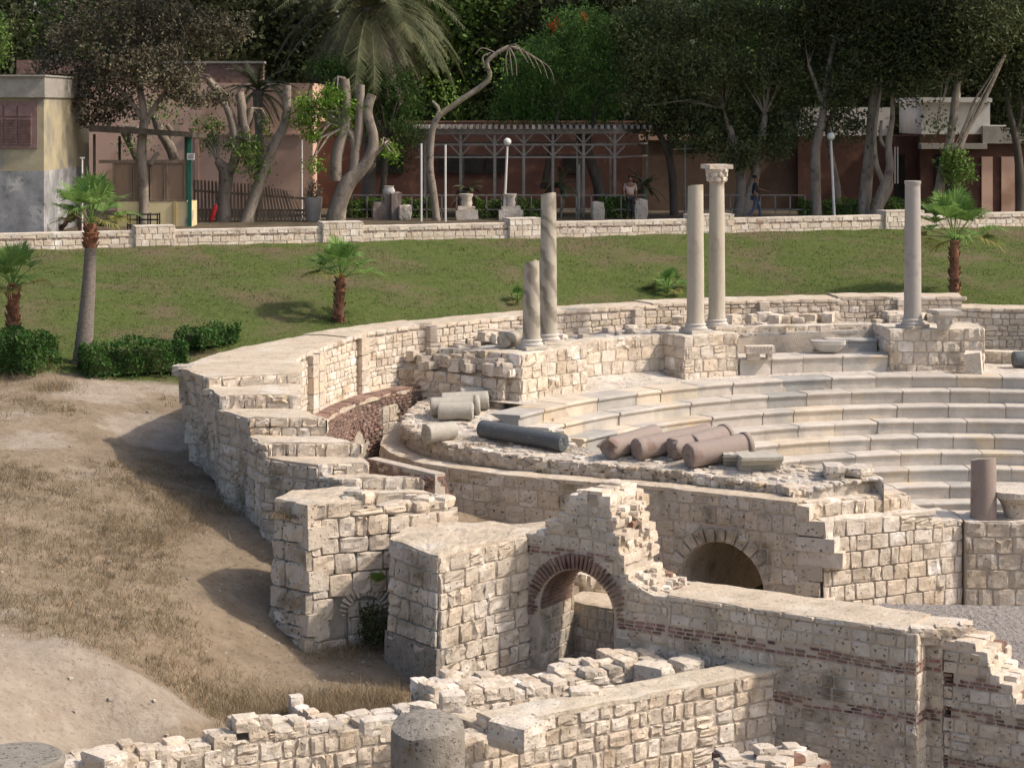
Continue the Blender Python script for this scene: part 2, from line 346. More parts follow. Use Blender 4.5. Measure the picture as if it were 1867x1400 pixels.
def terr_np(x, y, det=True):
    x = np.asarray(x, float); y = np.asarray(y, float)
    z = wts[-3] + wts[-2] * x + wts[-1] * y
    for k in range(len(cp)): z = z + wts[k] * np.hypot(x - cp[k, 0], y - cp[k, 1])
    z = np.clip(z, -8.5, -.28)
    park = y > wl_y(x) + .36
    z = np.where(park, 0.0, z)
    if det:
        z = z + np.where(park, 0, .035 * np.sin(x * 1.7 + 1.3 * np.sin(y * 1.1)) * np.sin(y * 2.1 + x * .6) + .02 * np.sin(x * 5.1 + y * 3.3) * np.sin(y * 6.3 - x * 2.2))
    return np.where(inpit(x, y), -8.6, z)
def terr(x, y): return float(terr_np(np.array([x]), np.array([y]))[0])

xs = np.concatenate([[-400, -200, -110, -70, -50, -40, -34, -30], np.arange(-27, 29, .33), [30, 34, 40, 50, 70, 110, 200, 400]])
ys = np.concatenate([[-60, -20, 0, 10, 16, 20, 23, 25], np.arange(26, 84, .33), [85, 87, 90, 95, 105, 120, 150, 220, 400, 900]])
XX, YY = np.meshgrid(xs, ys); ZZ = terr_np(np.clip(XX, -34, 34), np.where(YY < 26, 26, YY))
ZZ = np.where((YY > wl_y(np.clip(XX, -60, 60)) + .36), 0, ZZ)
lawnm = 1 / (1 + np.exp(-(YY - (53.0 + .25 * np.clip(XX + 8, -20, 0) * -1 * .15)) * 2.2))
soilm = np.zeros_like(XX)
def blob(px, py, z, r, a=1.0):
    global soilm
    g = G(px, py, z); soilm = np.maximum(soilm, a * np.exp(-(((XX - g[0]) ** 2 + (YY - g[1]) ** 2) / r ** 2)))
for t in [(180, 720, -2.95, 1.5), (280, 760, -3.1, 1.5), (60, 800, -3.2, 1.4, .7), (330, 705, -3, 1.6), (150, 860, -3.6, 1.5, .5), (20, 760, -3, 1.2, .6), (0, 1220, -4.7, 1.6), (110, 1230, -4.9, 1.2), (180, 1280, -5.3, 1.2), (250, 1310, -5.6, .9), (60, 1330, -5.2, 1.2), (300, 1340, -6, .8), (20, 1110, -4.3, .7, .6), (100, 1080, -4.3, .6, .5), (-60, 1300, -5, 1.8), (560, 1180, -5.6, .4, .4), (430, 1110, -5.3, .5, .5), (600, 1220, -6, .5, .5), (960, 1220, -6.2, 1.3, 1), (260, 1000, -4.3, .7, .4)]: blob(*t)
parkm = (YY > wl_y(np.clip(XX, -60, 60))).astype(float)
nx, ny = len(xs), len(ys); idx = np.arange(nx * ny).reshape(ny, nx)
FF = np.stack([idx[:-1, :-1], idx[:-1, 1:], idx[1:, 1:], idx[1:, :-1]], -1).reshape(-1, 4)
o = np_mesh('ground', np.stack([XX, YY, ZZ], -1).reshape(-1, 3), FF, np.stack([lawnm, soilm, parkm], -1).reshape(-1, 3), [M['terrain']], smooth=True)
meta(o, 'sloping ground, dry earth below and green lawn above', None, kind='structure')

# ------------------------------------------------------------------ masonry
def tint_stone(r):
    k = r.random(); v = r.uniform(.88, 1.07)
    if k < .16: return (v * 1.11, v * 1.12, v * 1.14)
    if k < .36: return (v * 1.01, v * .96, v * .89)
    if k < .44: return (v * .87, v * .85, v * .83)
    return (v, v * .98, v * .95)
LV = [0, .05, .3, .7, .95, 1]; PR = [0, .86, 1, 1, .86, 0]
LV3 = [0, .07, .93, 1]; PR3 = [0, 1, 1, 0]
def stone(mb, F, q, dep, tint, mt, r, gap=.005, rough=.012, lo=False):
    """q = four (u,z) corners, bottom-left anticlockwise; F(u,z,off) -> point"""
    lv, pr = (LV3, PR3) if lo else (LV, PR); n = len(lv)
    (u0, z0), (u1, z1), (u2, z2), (u3, z3) = q
    w = max(.02, (abs(u1 - u0) + abs(u2 - u3)) / 2); h = max(.02, (abs(z3 - z0) + abs(z2 - z1)) / 2)
    gu, gz = min(.3, gap / w), min(.3, gap / h); d = dep * .6 * r.uniform(.5, 1.4); rough = rough * (1.8 if r.random() < .12 else .8); sl = r.uniform(-.3, .3); st = r.uniform(-.3, .3)
    vs = []
    for j, t in enumerate(lv):
        for i, s in enumerate(lv):
            ss = gu + s * (1 - 2 * gu); tt = gz + t * (1 - 2 * gz)
            if not lo and i in (0, 1, 4, 5) and j in (0, 1, 4, 5):     # rounded corners
                ss += (.5 - ss) * .05; tt += (.5 - tt) * .05
            u = (u0 * (1 - ss) + u1 * ss) * (1 - tt) + (u3 * (1 - ss) + u2 * ss) * tt
            z = (z0 * (1 - ss) + z1 * ss) * (1 - tt) + (z3 * (1 - ss) + z2 * ss) * tt
            k = min(pr[i], pr[j])
            off = -.012 + (d + .018) * k + (r.uniform(-rough, rough) + d * (sl * (s - .5) + st * (t - .5))) * k
            if k: u += r.uniform(-.5, .5) * rough; z += r.uniform(-.5, .5) * rough
            vs.append(F(u, z, off))
    fs = [(j * n + i, j * n + i + 1, (j + 1) * n + i + 1, (j + 1) * n + i) for j in range(n - 1) for i in range(n - 1)]
    mb.add(vs, fs, mt, tint)
def masonry(mb, F, L, zb, zt, ch=(.26, .36), sl=(.28, .6), seed=1, mt=0, mbrick=2, bands=(), hole=None, dep=.035, rough=.012, gap=.005, lo=False, u_start=0, tone=1.0, blank=0.0, wav=.045, zbase=None):
    """courses of stones on a face; bands = [(z0,z1)] of brick; hole(u,z) -> True to leave out"""
    r = random.Random(seed); zbf = zb if callable(zb) else (lambda u: zb); ztf = zt if callable(zt) else (lambda u: zt)
    zs = [ztf(u_start + (L - u_start) * i / 30) for i in range(31)]; zmax = max(zs); zmin = min(zbf(u_start + (L - u_start) * i / 10) for i in range(11))
    levels = []; z = zmax if zbase is None else zbase
    while z > zmin - .02:
        b = next(((b0, b1) for b0, b1 in bands if b0 < z - .01 <= b1 + .01), None)
        if b: h = .066; levels.append((z - h, z, True)); z -= h
        else:
            nb = [b1 for b0, b1 in bands if b1 < z - .01]; h = r.uniform(*ch)
            if nb:
                g = z - max(nb)
                if h > g - .12: h = g
            levels.append((z - h, z, False)); z -= h
    ph = r.uniform(0, 50)
    def wv(u, zz): return zz + wav * noise.noise(Vector((u * .7 + ph, zz * 3.1, ph)))
    for (za, zc, isb) in levels:
        u = u_start - r.uniform(0, .25)
        joints = [u]
        lim = (.16, .24) if isb else sl
        while u < L:
            u += r.uniform(*lim) * (1 if r.random() < .85 else .6); joints.append(u)
        for a, b in zip(joints[:-1], joints[1:]):
            a = max(a, u_start); b = min(b, L)
            if b - a < .05: continue
            um = (a + b) / 2; top = ztf(um); bot = zbf(um)
            if za > top - .09 or zc < bot - .05: continue
            if hole and any(hole(uu, zq) for uu in (a + .02, um, b - .02) for zq in (za + .02, (za + zc) / 2, min(zc, top) - .02)): continue
            if not isb and r.random() < blank: continue
            zz = min(zc, top)
            tl = r.uniform(-.015, .015)
            q = [(a + tl, wv(a, za)), (b + tl, wv(b, za)), (b - tl, wv(b, zz) if zz == zc else zz), (a - tl, wv(a, zz) if zz == zc else zz)]
            if isb:
                if r.random() < .2: continue
                v = r.uniform(.7, 1.35); stone(mb, F, q, .02, (v, v * r.uniform(.85, 1.1), v), mbrick, r, .012, .006, lo=True)
            else:
                t = tint_stone(r); t = tuple(x * tone for x in t)
                if zc - za > .2 and b - a > .35 and r.random() < .12 and not lo:   # split course
                    zm = (za + zz) / 2
                    for (q0, q1) in ((za, zm), (zm, zz)): stone(mb, F, [(a, wv(a, q0)), (b, wv(b, q0)), (b, wv(b, q1)), (a, wv(a, q1))], dep, tuple(x * tone for x in tint_stone(r)), mt, r, gap, rough)
                else: stone(mb, F, q, dep, t, mt, r, gap, rough, lo)
def flat(a, b):
    """F for a straight face from a to b (plan), outward normal to the right-hand side of a->b"""
    a = Vector(a[:2]); b = Vector(b[:2]); d = (b - a); L = d.length; d.normalize(); n = Vector((d.y, -d.x))
    return (lambda u, z, o: (a.x + d.x * u + n.x * o, a.y + d.y * u + n.y * o, z)), L
def pathF(pts, side=1):
    pts = [Vector(p[:2]) for p in pts]; cum = [0]
    for a, b in zip(pts[:-1], pts[1:]): cum.append(cum[-1] + (b - a).length)
    nr = []
    for i in range(len(pts)):
        d = (pts[min(i + 1, len(pts) - 1)] - pts[max(0, i - 1)]).normalized(); nr.append(Vector((d.y, -d.x)) * side)
    def F(u, z, o):
        u = max(0, min(cum[-1], u)); i = 0
        while i < len(cum) - 2 and cum[i + 1] < u: i += 1
        k = (u - cum[i]) / (cum[i + 1] - cum[i]); p = pts[i].lerp(pts[i + 1], k); n = nr[i].lerp(nr[i + 1], k)
        return (p.x + n.x * o, p.y + n.y * o, z)
    return F, cum[-1]
def arcF(r, th0, th1, inward=True):
    """face on radius r, u runs th0 -> th1 ; inward: faces the centre"""
    L = R(abs(th1 - th0)) * r; sg = 1 if th1 > th0 else -1; k = -1 if inward else 1
    return (lambda u, z, o: pol(th0 + sg * math.degrees(u / r), r + k * o, z)), L
def zn(x, y, a=.03, s=1.5): return a * noise.noise(Vector((x * s, y * s, 3.1))) + a * .5 * noise.noise(Vector((x * s * 4, y * s * 4, 7.7)))
def top_sheet(mb, A_, B_, z, mt=1, nv=8, amp=.03, edge=.05, sub=.14, tint=(1, 1, 1)):
    """mortar top between polylines A_ and B_ (same length); z number or list per vertex"""
    n = len(A_); zz = z if isinstance(z, (list, tuple)) else [z] * n; rows = []
    for i in range(n - 1):
        a0, a1, b0, b1 = Vector(A_[i][:2]), Vector(A_[i + 1][:2]), Vector(B_[i][:2]), Vector(B_[i + 1][:2])
        k = max(1, int(max((a1 - a0).length, (b1 - b0).length) / sub))
        for j in range(k + (1 if i == n - 2 else 0)):
            t = j / k; a = a0.lerp(a1, t); b = b0.lerp(b1, t); zc = zz[i] * (1 - t) + zz[i + 1] * t
            e = (b - a).normalized(); ea = edge * noise.noise(Vector((a.x * 2.3, a.y * 2.3, 1))); eb = edge * noise.noise(Vector((b.x * 2.3, b.y * 2.3, 5)))
            a = a + e * ea; b = b + e * eb; row = [(a.x, a.y, zc - .10)]
            for m in range(nv + 1):
                p = a.lerp(b, m / nv); row.append((p.x, p.y, zc + zn(p.x, p.y, amp) - (.02 if m in (0, nv) else 0)))
            row.append((b.x, b.y, zc - .10)); rows.append(row)
    mb.grid(rows, mt, tint, smooth=False)
    for row in (rows[0], rows[-1]): mb.add(row, [tuple(range(len(row)))], mt, tint)
def core(mb, A_, B_, z0, z1, mt=3, caps=True):
    """solid between polylines"""
    n = len(A_)
    def g(z, i): return z[i] if isinstance(z, (list, tuple)) else z
    rows = []
    for i in range(n):
        a, b = A_[i], B_[i]
        rows.append([(a[0], a[1], g(z0, i)), (a[0], a[1], g(z1, i)), (b[0], b[1], g(z1, i)), (b[0], b[1], g(z0, i))])
    mb.grid(rows, mt, close=True)
    if caps: mb.add(rows[0], [(0, 1, 2, 3)], mt); mb.add(rows[-1], [(3, 2, 1, 0)], mt)
def extr_poly(mb, F, poly, t, mt=3):
    """(u,z) polygon on face F extruded back by t"""
    n = len(poly); vs = [F(u, z, 0) for u, z in poly] + [F(u, z, -t) for u, z in poly]
    mb.add(vs, [tuple(range(n)), tuple(range(n, 2 * n))[::-1]] + [(i, n + i, n + (i + 1) % n, (i + 1) % n) for i in range(n)], mt)
def rock(mb, c, s, mt=0, tint=(1, 1, 1), r=rnd, n=3, rz=None, boxy=.6):
    """weathered block: a cube-sphere squared off by boxy"""
    sx, sy, sz = s; rz = r.uniform(0, 3.1) if rz is None else rz; ca, sa = math.cos(rz), math.sin(rz); sd_ = Vector((r.uniform(0, 99), r.uniform(0, 99), 0))
    for ax in range(3):
        for sg in (-1, 1):
            rows = []
            for i in range(n + 1):
                row = []
                for j in range(n + 1):
                    p = [0, 0, 0]; p[ax] = sg; p[(ax + 1) % 3] = (i / n * 2 - 1) * sg; p[(ax + 2) % 3] = j / n * 2 - 1
                    v = Vector(p); w = v.normalized() * 1.25; v = v.lerp(w, 1 - boxy); v = v * (1 + .12 * noise.noise(v * 1.4 + sd_) + .05 * noise.noise(v * 4 + sd_))
                    x, y, z = v.x * sx / 2, v.y * sy / 2, v.z * sz / 2
                    row.append((c[0] + x * ca - y * sa, c[1] + x * sa + y * ca, c[2] + z))
                rows.append(row)
            mb.grid(rows, mt, tint)
WM = [M['stone'], M['mortar'], M['brick'], M['joint'], M['stone2'], M['rubble']]

def line_uz(a, b, px, py):
    """where the sight line of a photo pixel meets the vertical plane through a-b, as (u,z)"""
    k = (px - CX) / FPX; ax, ay = a[:2]; dx, dy = b[0] - a[0], b[1] - a[1]; L = math.hypot(dx, dy); dx /= L; dy /= L
    u = (k * ay - ax) / (dx - k * dy); D = ay + dy * u
    return u, CZ - (py - HY) / FPX * D
def voussoirs(mb, F, uc, zc, r0, r1, a0, a1, n, dep, mt, r, gap=.012, rough=.01, lo=False, tone=1.0, brick=False):
    for i in range(n):
        t0 = R(a0 + (a1 - a0) * i / n); t1 = R(a0 + (a1 - a0) * (i + 1) / n); ro = r1 + (r.uniform(-.05, .05) if not brick else r.uniform(-.01, .02))
        q = [(uc + r0 * math.cos(t0), zc + r0 * math.sin(t0)), (uc + r0 * math.cos(t1), zc + r0 * math.sin(t1)), (uc + ro * math.cos(t1), zc + ro * math.sin(t1)), (uc + ro * math.cos(t0), zc + ro * math.sin(t0))]
        v = r.uniform(.7, 1.2) if brick else 1
        stone(mb, F, q, dep, (v, v, v) if brick else tuple(x * tone for x in tint_stone(r)), mt, r, gap, rough, lo)

# ------------------------------------------------------------------ outer ring wall
def rin(t): return RIN - max(0, (t - 58) / 22) * 1.3
mb = MB()
segs = [(-28, -5.2, -1.86), (-5.2, 6.5, -1.50), (6.5, 25, -1.56), (25, 36, -1.60), (36, 50, -1.66), (50, 62, -1.60), (62, 70, -1.63), (70, 77, -1.60)]
for (t0, t1, zt) in segs:
    n = max(2, int((t1 - t0) / 2)); T = [t0 + (t1 - t0) * i / n for i in range(n + 1)]
    core(mb, [pol(t, ROUT) for t in T], [pol(t, rin(t) + .02) for t in T], -4.2 - .01 * len(mb.v) / 1000, zt - .03, caps=False)
    top_sheet(mb, [pol(t, ROUT + .05) for t in T], [pol(t, rin(t) - .02) for t in T], zt, amp=.025, sub=.2)
def zt_ring(t):
    for a, b, z in segs:
        if t <= b: return z
    return -1.6
TH1 = 77
def F_in(u, z, o):
    t = TH1 - math.degrees(u / 19.6); return pol(t, rin(t) - o, z)
Lin = R(TH1 + 28) * 19.6
tu = lambda t: R(TH1 - t) * 19.6
def zb_in(u):
    t = TH1 - math.degrees(u / 19.6)
    return -3.3 if t > 52 else (-2.75 if t > 46 else (-2.5 if t > -7 else -3.6))
def toneat(u): return 1.0
F_in_cap = lambda u: zt_ring(TH1 - math.degrees(u / 19.6)) - .14
masonry(mb, F_in, Lin, zb_in, F_in_cap, ch=(.13, .27), sl=(.2, .48), seed=3, dep=.03, tone=1.04)
# flat coping stones under the mortar
u = 0; r_ = random.Random(5)
while u < Lin - .3:
    w = r_.uniform(.35, .6); zc = zt_ring(TH1 - math.degrees((u + w / 2) / 19.6)); stone(mb, F_in, [(u, zc - .14), (u + w, zc - .14), (u + w, zc - .01), (u, zc - .01)], .06, tuple(x * 1.02 for x in tint_stone(r_)), 0, r_, .008, .008); u += w
ringwall = mb.build('curved_wall', WM)
meta(ringwall, 'long curved limestone wall with flat mortar top ringing the theatre, lawn behind it', 'wall')
# pilasters on its inner face
r_ = random.Random(8)
for k, px in enumerate((549, 568, 655, 786, 1163, 1392, 1645)):
    rr = 19.0 if px < 600 else 19.5; t = th_px(px, rr); zt = zt_ring(t) - (.06 if k % 2 else .10); zb = zb_in(tu(t)) - .05; m_ = MB(); w = .34 if px < 700 else .3
    cen = pol(t, rin(t) - .06); ang = R(t)
    z = zb
    while z < zt - .06:
        h = min(r_.uniform(.26, .42), zt - z)
        if zt - z - h < .08: h = zt - z
        for sgn in (1,):
            m_.box((cen[0], cen[1], z + h / 2), (w, .30, h - .012), ang, 0, tint_stone(r_), jit=.012)
        z += h
    m_.build('pilaster', WM, ringwall)

# ledge and brick wall of the sunken passage
mb = MB(); T = [51 + 1.3 * i for i in range(21)]
core(mb, [pol(t, 19.75) for t in T], [pol(t, 18.78 - max(0, (t - 62) / 18) * .9) for t in T], -5.6, -3.27)
top_sheet(mb, [pol(t, 19.7) for t in T], [pol(t, 18.72 - max(0, (t - 62) / 18) * .9) for t in T], [-3.22 - .05 * noise.noise(Vector((t, 0, 0))) for t in T], amp=.06, edge=.08)
def F_b(u, z, o):
    t = 77 - math.degrees(u / 18.7); return pol(t, 18.74 - max(0, (t - 62) / 18) * .9 - o, z)
Lb = R(26) * 18.7; r_ = random.Random(4)
def uzarc(px):                     # u on the brick face for a photo column
    best = min((abs(CX + F_b(q * .05, 0, 0)[0] / F_b(q * .05, 0, 0)[1] * FPX - px), q * .05) for q in range(int(Lb / .05))); return best[1]
a1_, a2_ = uzarc(655), uzarc(712)
def hb(u, z): return ((u - a1_) ** 2 + (z + 4.35) ** 2 < .62 ** 2) or (abs(u - a2_) < .4 and z < -3.55) or (abs(u - a1_) < .6 and z < -4.35)
z = -3.27
while z > -5.3:                    # brick courses
    u = r_.uniform(-.2, 0)
    while u < Lb - .2:
        w = r_.uniform(.2, .28); z0 = z - .085; zz = z0 + .04 * math.sin(u * 1.3)
        if not hb(u + w / 2, z0): v = r_.uniform(.65, 1.3); stone(mb, F_b, [(u, zz), (u + w, zz), (u + w, zz + .072), (u, zz + .072)], .03, (v, v, v), 2, r_, .009, .01, lo=True)
        u += w
    z -= .09
u = 0
while u < Lb: # upright bricks along the rim
    v = r_.uniform(.7, 1.3); a = u; stone(mb, lambda uu, zz, o: F_b(a + (uu), -3.19 + .02, -zz) if False else F_b(uu, -3.24, 0)[:2] + (zz,), [(a, -3.3), (a + .07, -3.3), (a + .07, -3.2), (a, -3.2)], .03, (v, v, v), 2, r_, .006, .01, lo=True)
    c0 = F_b(a + .035, 0, 0); c1 = F_b(a + .035, 0, -.34); mb.bar((c0[0], c0[1], -3.20), (c1[0], c1[1], -3.175), .055, .05, 2, (v * 1.15, v * 1.2, v * 1.2)); u += .085
voussoirs(mb, F_b, a1_, -4.35, .38, .62, 0, 180, 17, .03, 2, r_, .008, .01, True, brick=True)
masonry(mb, lambda u, z, o: F_b(a1_ - .38 + u, z, o - .12), .76, -5.3, -4.05, seed=3, lo=True, mt=4)
masonry(mb, lambda u, z, o: F_b(a2_ - .4 + u, z, o - .02), .8, -5.3, -3.55, seed=6, mt=4, ch=(.3, .5), sl=(.3, .5))
meta(mb.build('passage_wall', WM), 'dark red brick wall with blocked arch lining the sunken passage', 'wall')

# ------------------------------------------------------------------ stepped left end of the ring wall
ST = [((-6.97, 45.1), (-4.9, 45.6), -1.6), ((-6.5, 43.8), (-4.69, 43.8), -1.82), ((-5.67, 42.5), (-4.0, 42.5), -2.12), ((-5.25, 41.5), (-3.18, 41.5), -2.5), ((-4.0, 40.6), (-2.95, 40.75), -2.78), ((-3.5, 40.3), (-1.87, 40.35), -3.0), ((-3.0, 39.95), (-1.5, 39.95), -3.25), ((-2.75, 39.3), (-1.1, 39.5), -3.5)]
mb = MB(); r_ = random.Random(21)
Lq, Rq = pol(77, ROUT), pol(77, rin(77)); prevL = [Lq, pol(80, ROUT), (-7.85, 46.9)]; prevR = [Rq, (Rq[0] + .02, Rq[1] - .9), (-5.0, 47.0)]
Ls = [Lq, (-7.85, 46.9)]; Rs = [Rq, (-5.0, 47.0)]
top_sheet(mb, [(p[0] - .05, p[1]) for p in Ls + [ST[0][0]]], Rs + [ST[0][1]], -1.59, amp=.02, sub=.2)
ins = lambda p, d=.75: (p[0] + d, p[1] + .12)
core(mb, [ins(p) for p in Ls + [ST[0][0]]], Rs + [ST[0][1]], -5.5, -1.7)
for (pa, pb) in zip(ST[:-1], ST[1:]):
    core(mb, [ins(pa[0], .6), (pb[0][0] + .6, pb[0][1] + .03)], [(pa[1][0], pa[1][1] + .12), pb[1]], -6.2, pb[2] - .06)
    top_sheet(mb, [pa[0], pb[0]], [pa[1], pb[1]], pb[2], amp=.035, edge=.10, tint=(1.02, 1.03, 1.05))
allst = [(Lq, Rq, -1.6)] + ST
for (pa, pb) in zip(ST[:-1], ST[1:]):         # risers
    F, L = flat(pa[0], pa[1]); hh = (pa[2] - pb[2] + .03) / (2 if pa[2] - pb[2] > .31 else 1); masonry(mb, F, L, pb[2] - .06, pa[2] - .01, ch=(hh, hh), sl=(.22, .6), seed=int(-pa[2] * 100), dep=.035, tone=1.08, rough=.035, wav=.015)
F, L = flat(ST[-1][0], ST[-1][1])
outer = [Lq, (-7.85, 46.9)] + [s[0] for s in ST]; ztl = [-1.62, -1.62] + [s[2] for s in ST]
cum = [0]
for a, b in zip(outer[:-1], outer[1:]): cum.append(cum[-1] + math.hypot(b[0] - a[0], b[1] - a[1]))
def zt_out(u):
    for i in range(len(cum) - 1):
        if u <= cum[i + 1] + .02: return ztl[i + 1] - .02
    return ztl[-1]
Fo, Lo = pathF(outer)
bat = lambda u: .17 if u < 3 else max(.02, .17 - (u - 3) * .06)
Fo2 = lambda u, z, o: Fo(u, z, o - bat(u) * max(0, zt_out(u) - z))
mb.grid([[Fo2(Lo * i / 60, zt_out(Lo * i / 60) - .06 - (zt_out(Lo * i / 60) + 6.3) * j / 14, -.004) for j in range(15)] for i in range(61)], 3)
masonry(mb, Fo2, Lo, -5.9, zt_out, ch=(.26, .42), sl=(.25, .6), seed=31, mt=4, dep=.05, rough=.03, tone=.98)
inner = [s[1] for s in ST][::-1]; ztr = [s[2] for s in ST][::-1]
Fi, Li = pathF(inner); cumi = [0]
for a, b in zip(inner[:-1], inner[1:]): cumi.append(cumi[-1] + math.hypot(b[0] - a[0], b[1] - a[1]))
def zt_i(u):
    for i in range(len(cumi) - 1):
        if u <= cumi[i + 1] - .02: return ztr[i] - .03
    return ztr[-1]
masonry(mb, Fi, Li, -4.9, zt_i, ch=(.22, .32), sl=(.25, .5), seed=33, dep=.04, rough=.03)
# thin brick edge beside the lower steps
a, b = G(668, 833, -3.02), G(792, 862, -3.02)
F, L = flat(a, b)
masonry(mb, F, L, -4.6, lambda u: -3.0 - .03 * u, seed=9, bands=[(-9, 9)], dep=.02)
core(mb, [F(0, 0, -.28), F(L, 0, -.28)], [F(0, 0, -.02), F(L, 0, -.02)], -4.8, -3.05)
for k in range(6):
    c = G(793 + 3 * k, 866 + k * 8, -3.1 - .1 * k); mb.box((c[0], c[1], c[2] - .05), (.34 - .02 * k, .3, .075), .4, 2, (1.1, 1.1, 1.1), jit=.012)
stepw = mb.build('stepped_wall', WM)
meta(stepw, 'broad ruined end of the curved wall coming down in mortared steps above the dry slope', 'wall')
for (a, w) in (((-7.95, 47.0), .42), ((-7.02, 45.0), .5)):
    m_ = MB(); z = -5.3; zt = -1.66 if a[0] < -7.5 else -1.85
    while z < zt - .05:
        h = min(r_.uniform(.38, .6), zt - z); m_.box((a[0] + .20 + .17 * (-1.6 - z - h / 2), a[1], z + h / 2), (.42, w, h - .015), -.35, 4, tint_stone(r_), jit=.02); z += h
    if a[0] < -7.5: rock(m_, (a[0] + .16, a[1], zt - .03), (.56, .5, .24), 4, (.8, .8, .8), boxy=.7)
    m_.build('pilaster', WM, stepw)

# ------------------------------------------------------------------ buttress with plants on it, left
mb = MB(); L1, N1, M1, R1 = (-4.65, 38.8), (-3.9, 38.1), (-2.9, 38.62), (-1.1, 39.5)
lean = lambda F, k, zr: (lambda u, z, o: F(u, z, o + k * (zr - z)))
core(mb, [L1, N1, M1], [(-4.3, 39.6), (-3.7, 39.9), (-3.1, 39.95)], -6.8, -3.14)
top_sheet(mb, [L1, N1, M1], [(-4.3, 39.6), (-3.7, 39.9), (-3.1, 39.95)], -3.1, amp=.05, edge=.06)
core(mb, [M1, R1], [(-3.1, 39.95), (-1.1, 39.9)], -6.8, -3.52)
F, L = flat(L1, N1); masonry(mb, lean(F, .06, -3.1), L, -6.6, -3.12, ch=(.34, .52), sl=(.4, .8), seed=41, mt=4, dep=.05, rough=.04)
F, L = flat(N1, R1); ua, za = line_uz(N1, R1, 662, 1118)
def hole1(u, z): return (u - ua) ** 2 + (z - za) ** 2 < .38 ** 2 and z > za - .02 or (abs(u - ua) < .36 and z < za)
F1 = lean(F, .06, -3.1)
masonry(mb, F1, L, -6.6, lambda u: -3.12 if u < 1.15 else (-3.3 if u < 1.8 else -3.5), ch=(.28, .48), sl=(.32, .75), seed=43, mt=0, dep=.04, rough=.035, hole=hole1, tone=.93)
voussoirs(mb, F1, ua, za, .36, .58, 0, 180, 17, .012, 0, r_, .008, .02, True, tone=.9)
for k in range(9):
    z = -3.12 - k * .42; w = (.5, .34)[k % 2]; o_ = .06 * (-3.1 - z); mb.box((N1[0] + .10 * (k % 2) - .03 - o_ * .1, N1[1] + .17 - o_, z - .2), (.36 + .1 * (k % 2), .40, .405), .62, 0 if k % 2 else 4, tint_stone(r_), jit=.03)
masonry(mb, lambda u, z, o: F1(ua - .36 + u, z, o - .04), .72, -6.6, za + .3, seed=5, mt=4, lo=True)
for k in range(16): # rubble heads along the broken top
    u = .9 + k * .14; p = F(u, -3.2, -.1 - rnd.random() * .4); rock(mb, (p[0], p[1], (-3.12 if u < 1.3 else -3.42) + rnd.uniform(-.05, .06)), (rnd.uniform(.2, .42), .3, .2), rnd.choice([0, 4]), tint_stone(rnd))
meta(mb.build('buttress', WM), 'massive block-built buttress with a blocked brick arch low down, left of its larger twin', 'buttress')

# ------------------------------------------------------------------ second buttress
mb = MB(); L2, N2, R2, BR, BL = (-2.32, 37.6), (-1.35, 36.3), (.3, 38.0), (.97, 38.7), (-1.9, 39.3)
core(mb, [L2, N2, R2, BR], [(-2.15, 38.4), BL, (0, 39.2), (.9, 39.1)], -7, -3.74)
top_sheet(mb, [L2, N2, R2, BR], [(-2.15, 38.4), BL, (0, 39.2), (.9, 39.1)], -3.67, amp=.06, edge=.05, nv=12)
F, L = flat(L2, N2); masonry(mb, lean(F, .03, -3.67), L, -5.42, -3.7, ch=(.3, .4), sl=(.3, .6), seed=51, mt=4, dep=.03, rough=.025)
F, L = flat(N2, BR); masonry(mb, lean(F, .02, -3.67), L, -6.9, -3.7, ch=(.24, .38), sl=(.28, .6), seed=53, mt=0, dep=.035, rough=.03, tone=.93)
b2 = mb.build('buttress', WM)
meta(b2, 'tall square buttress with smooth dark slab at its foot, joined to the brick arch', 'buttress')
m_ = MB(); F, L = flat(L2, N2); rows = []
for j in range(7):
    z = -6.7 + 1.3 * j / 6; rows.append([F(-.05 + (L + .12) * i / 12, z, .10 + .012 * noise.noise(Vector((i * .7, j * .9, 3))) - (.02 if j == 6 else 0)) for i in range(13)])
m_.grid(rows, 0); m_.grid([rows[-1], [(p[0] + .2, p[1] + .25, p[2]) for p in rows[-1]]], 0); e = [r[-1] for r in rows]; m_.grid([e, [(p[0] + .3, p[1] + .3, p[2]) for p in e]], 0)
m_.build('base_slab', [M['concretecol']], b2)

# ------------------------------------------------------------------ arched wall with gable and the long wall with brick bands (one wall)
QA, QB = (.3, 38.0), (6.77, 34.0); FA, LA = flat(QA, QB); TA = 1.28
BANDS = [(-5.20, -5.0), (-6.07, -5.87)]
uzA = lambda px, py: line_uz(QA, QB, px, py)
mb = MB(); uc, zc = uzA(1051, 1117)
prof = [uzA(*p) for p in [(962, 985), (985, 975), (998, 962), (1022, 948), (1034, 922), (1044, 910), (1060, 905), (1064, 898), (1092, 898), (1096, 906), (1106, 914), (1110, 930), (1117, 950), (1119, 975), (1124, 994), (1132, 1014), (1134, 1050), (1158, 1064), (1172, 1076), (1200, 1090), (1216, 1092)]]
uT, zT = uzA(1217, 1086); zTop = -4.45
arch = [(uc + .81 * math.cos(R(a)), zc + .81 * math.sin(R(a))) for a in range(180, -1, -6)]
pl = [(.0, -7), (uc - .80, -7)] + arch + [(uc + .80, -7), (uT, -7), (uT, prof[-1][1])] + prof[::-1]
extr_poly(mb, FA, pl, TA, 3)
extr_poly(mb, FA, [(uT, -7.8), (LA, -7.8), (LA, zTop - .03), (uT, zTop - .03)], TA, 3)
def ztg(u):
    for a, b in zip(prof[:-1], prof[1:]):
        if a[0] <= u <= b[0]: return min(a[1], b[1]) - .02 if u > uzA(1100, 0)[0] else (a[1] + (b[1] - a[1]) * (u - a[0]) / max(1e-6, b[0] - a[0])) - .02
    return zTop - .02 if u >= uT else prof[0][1]
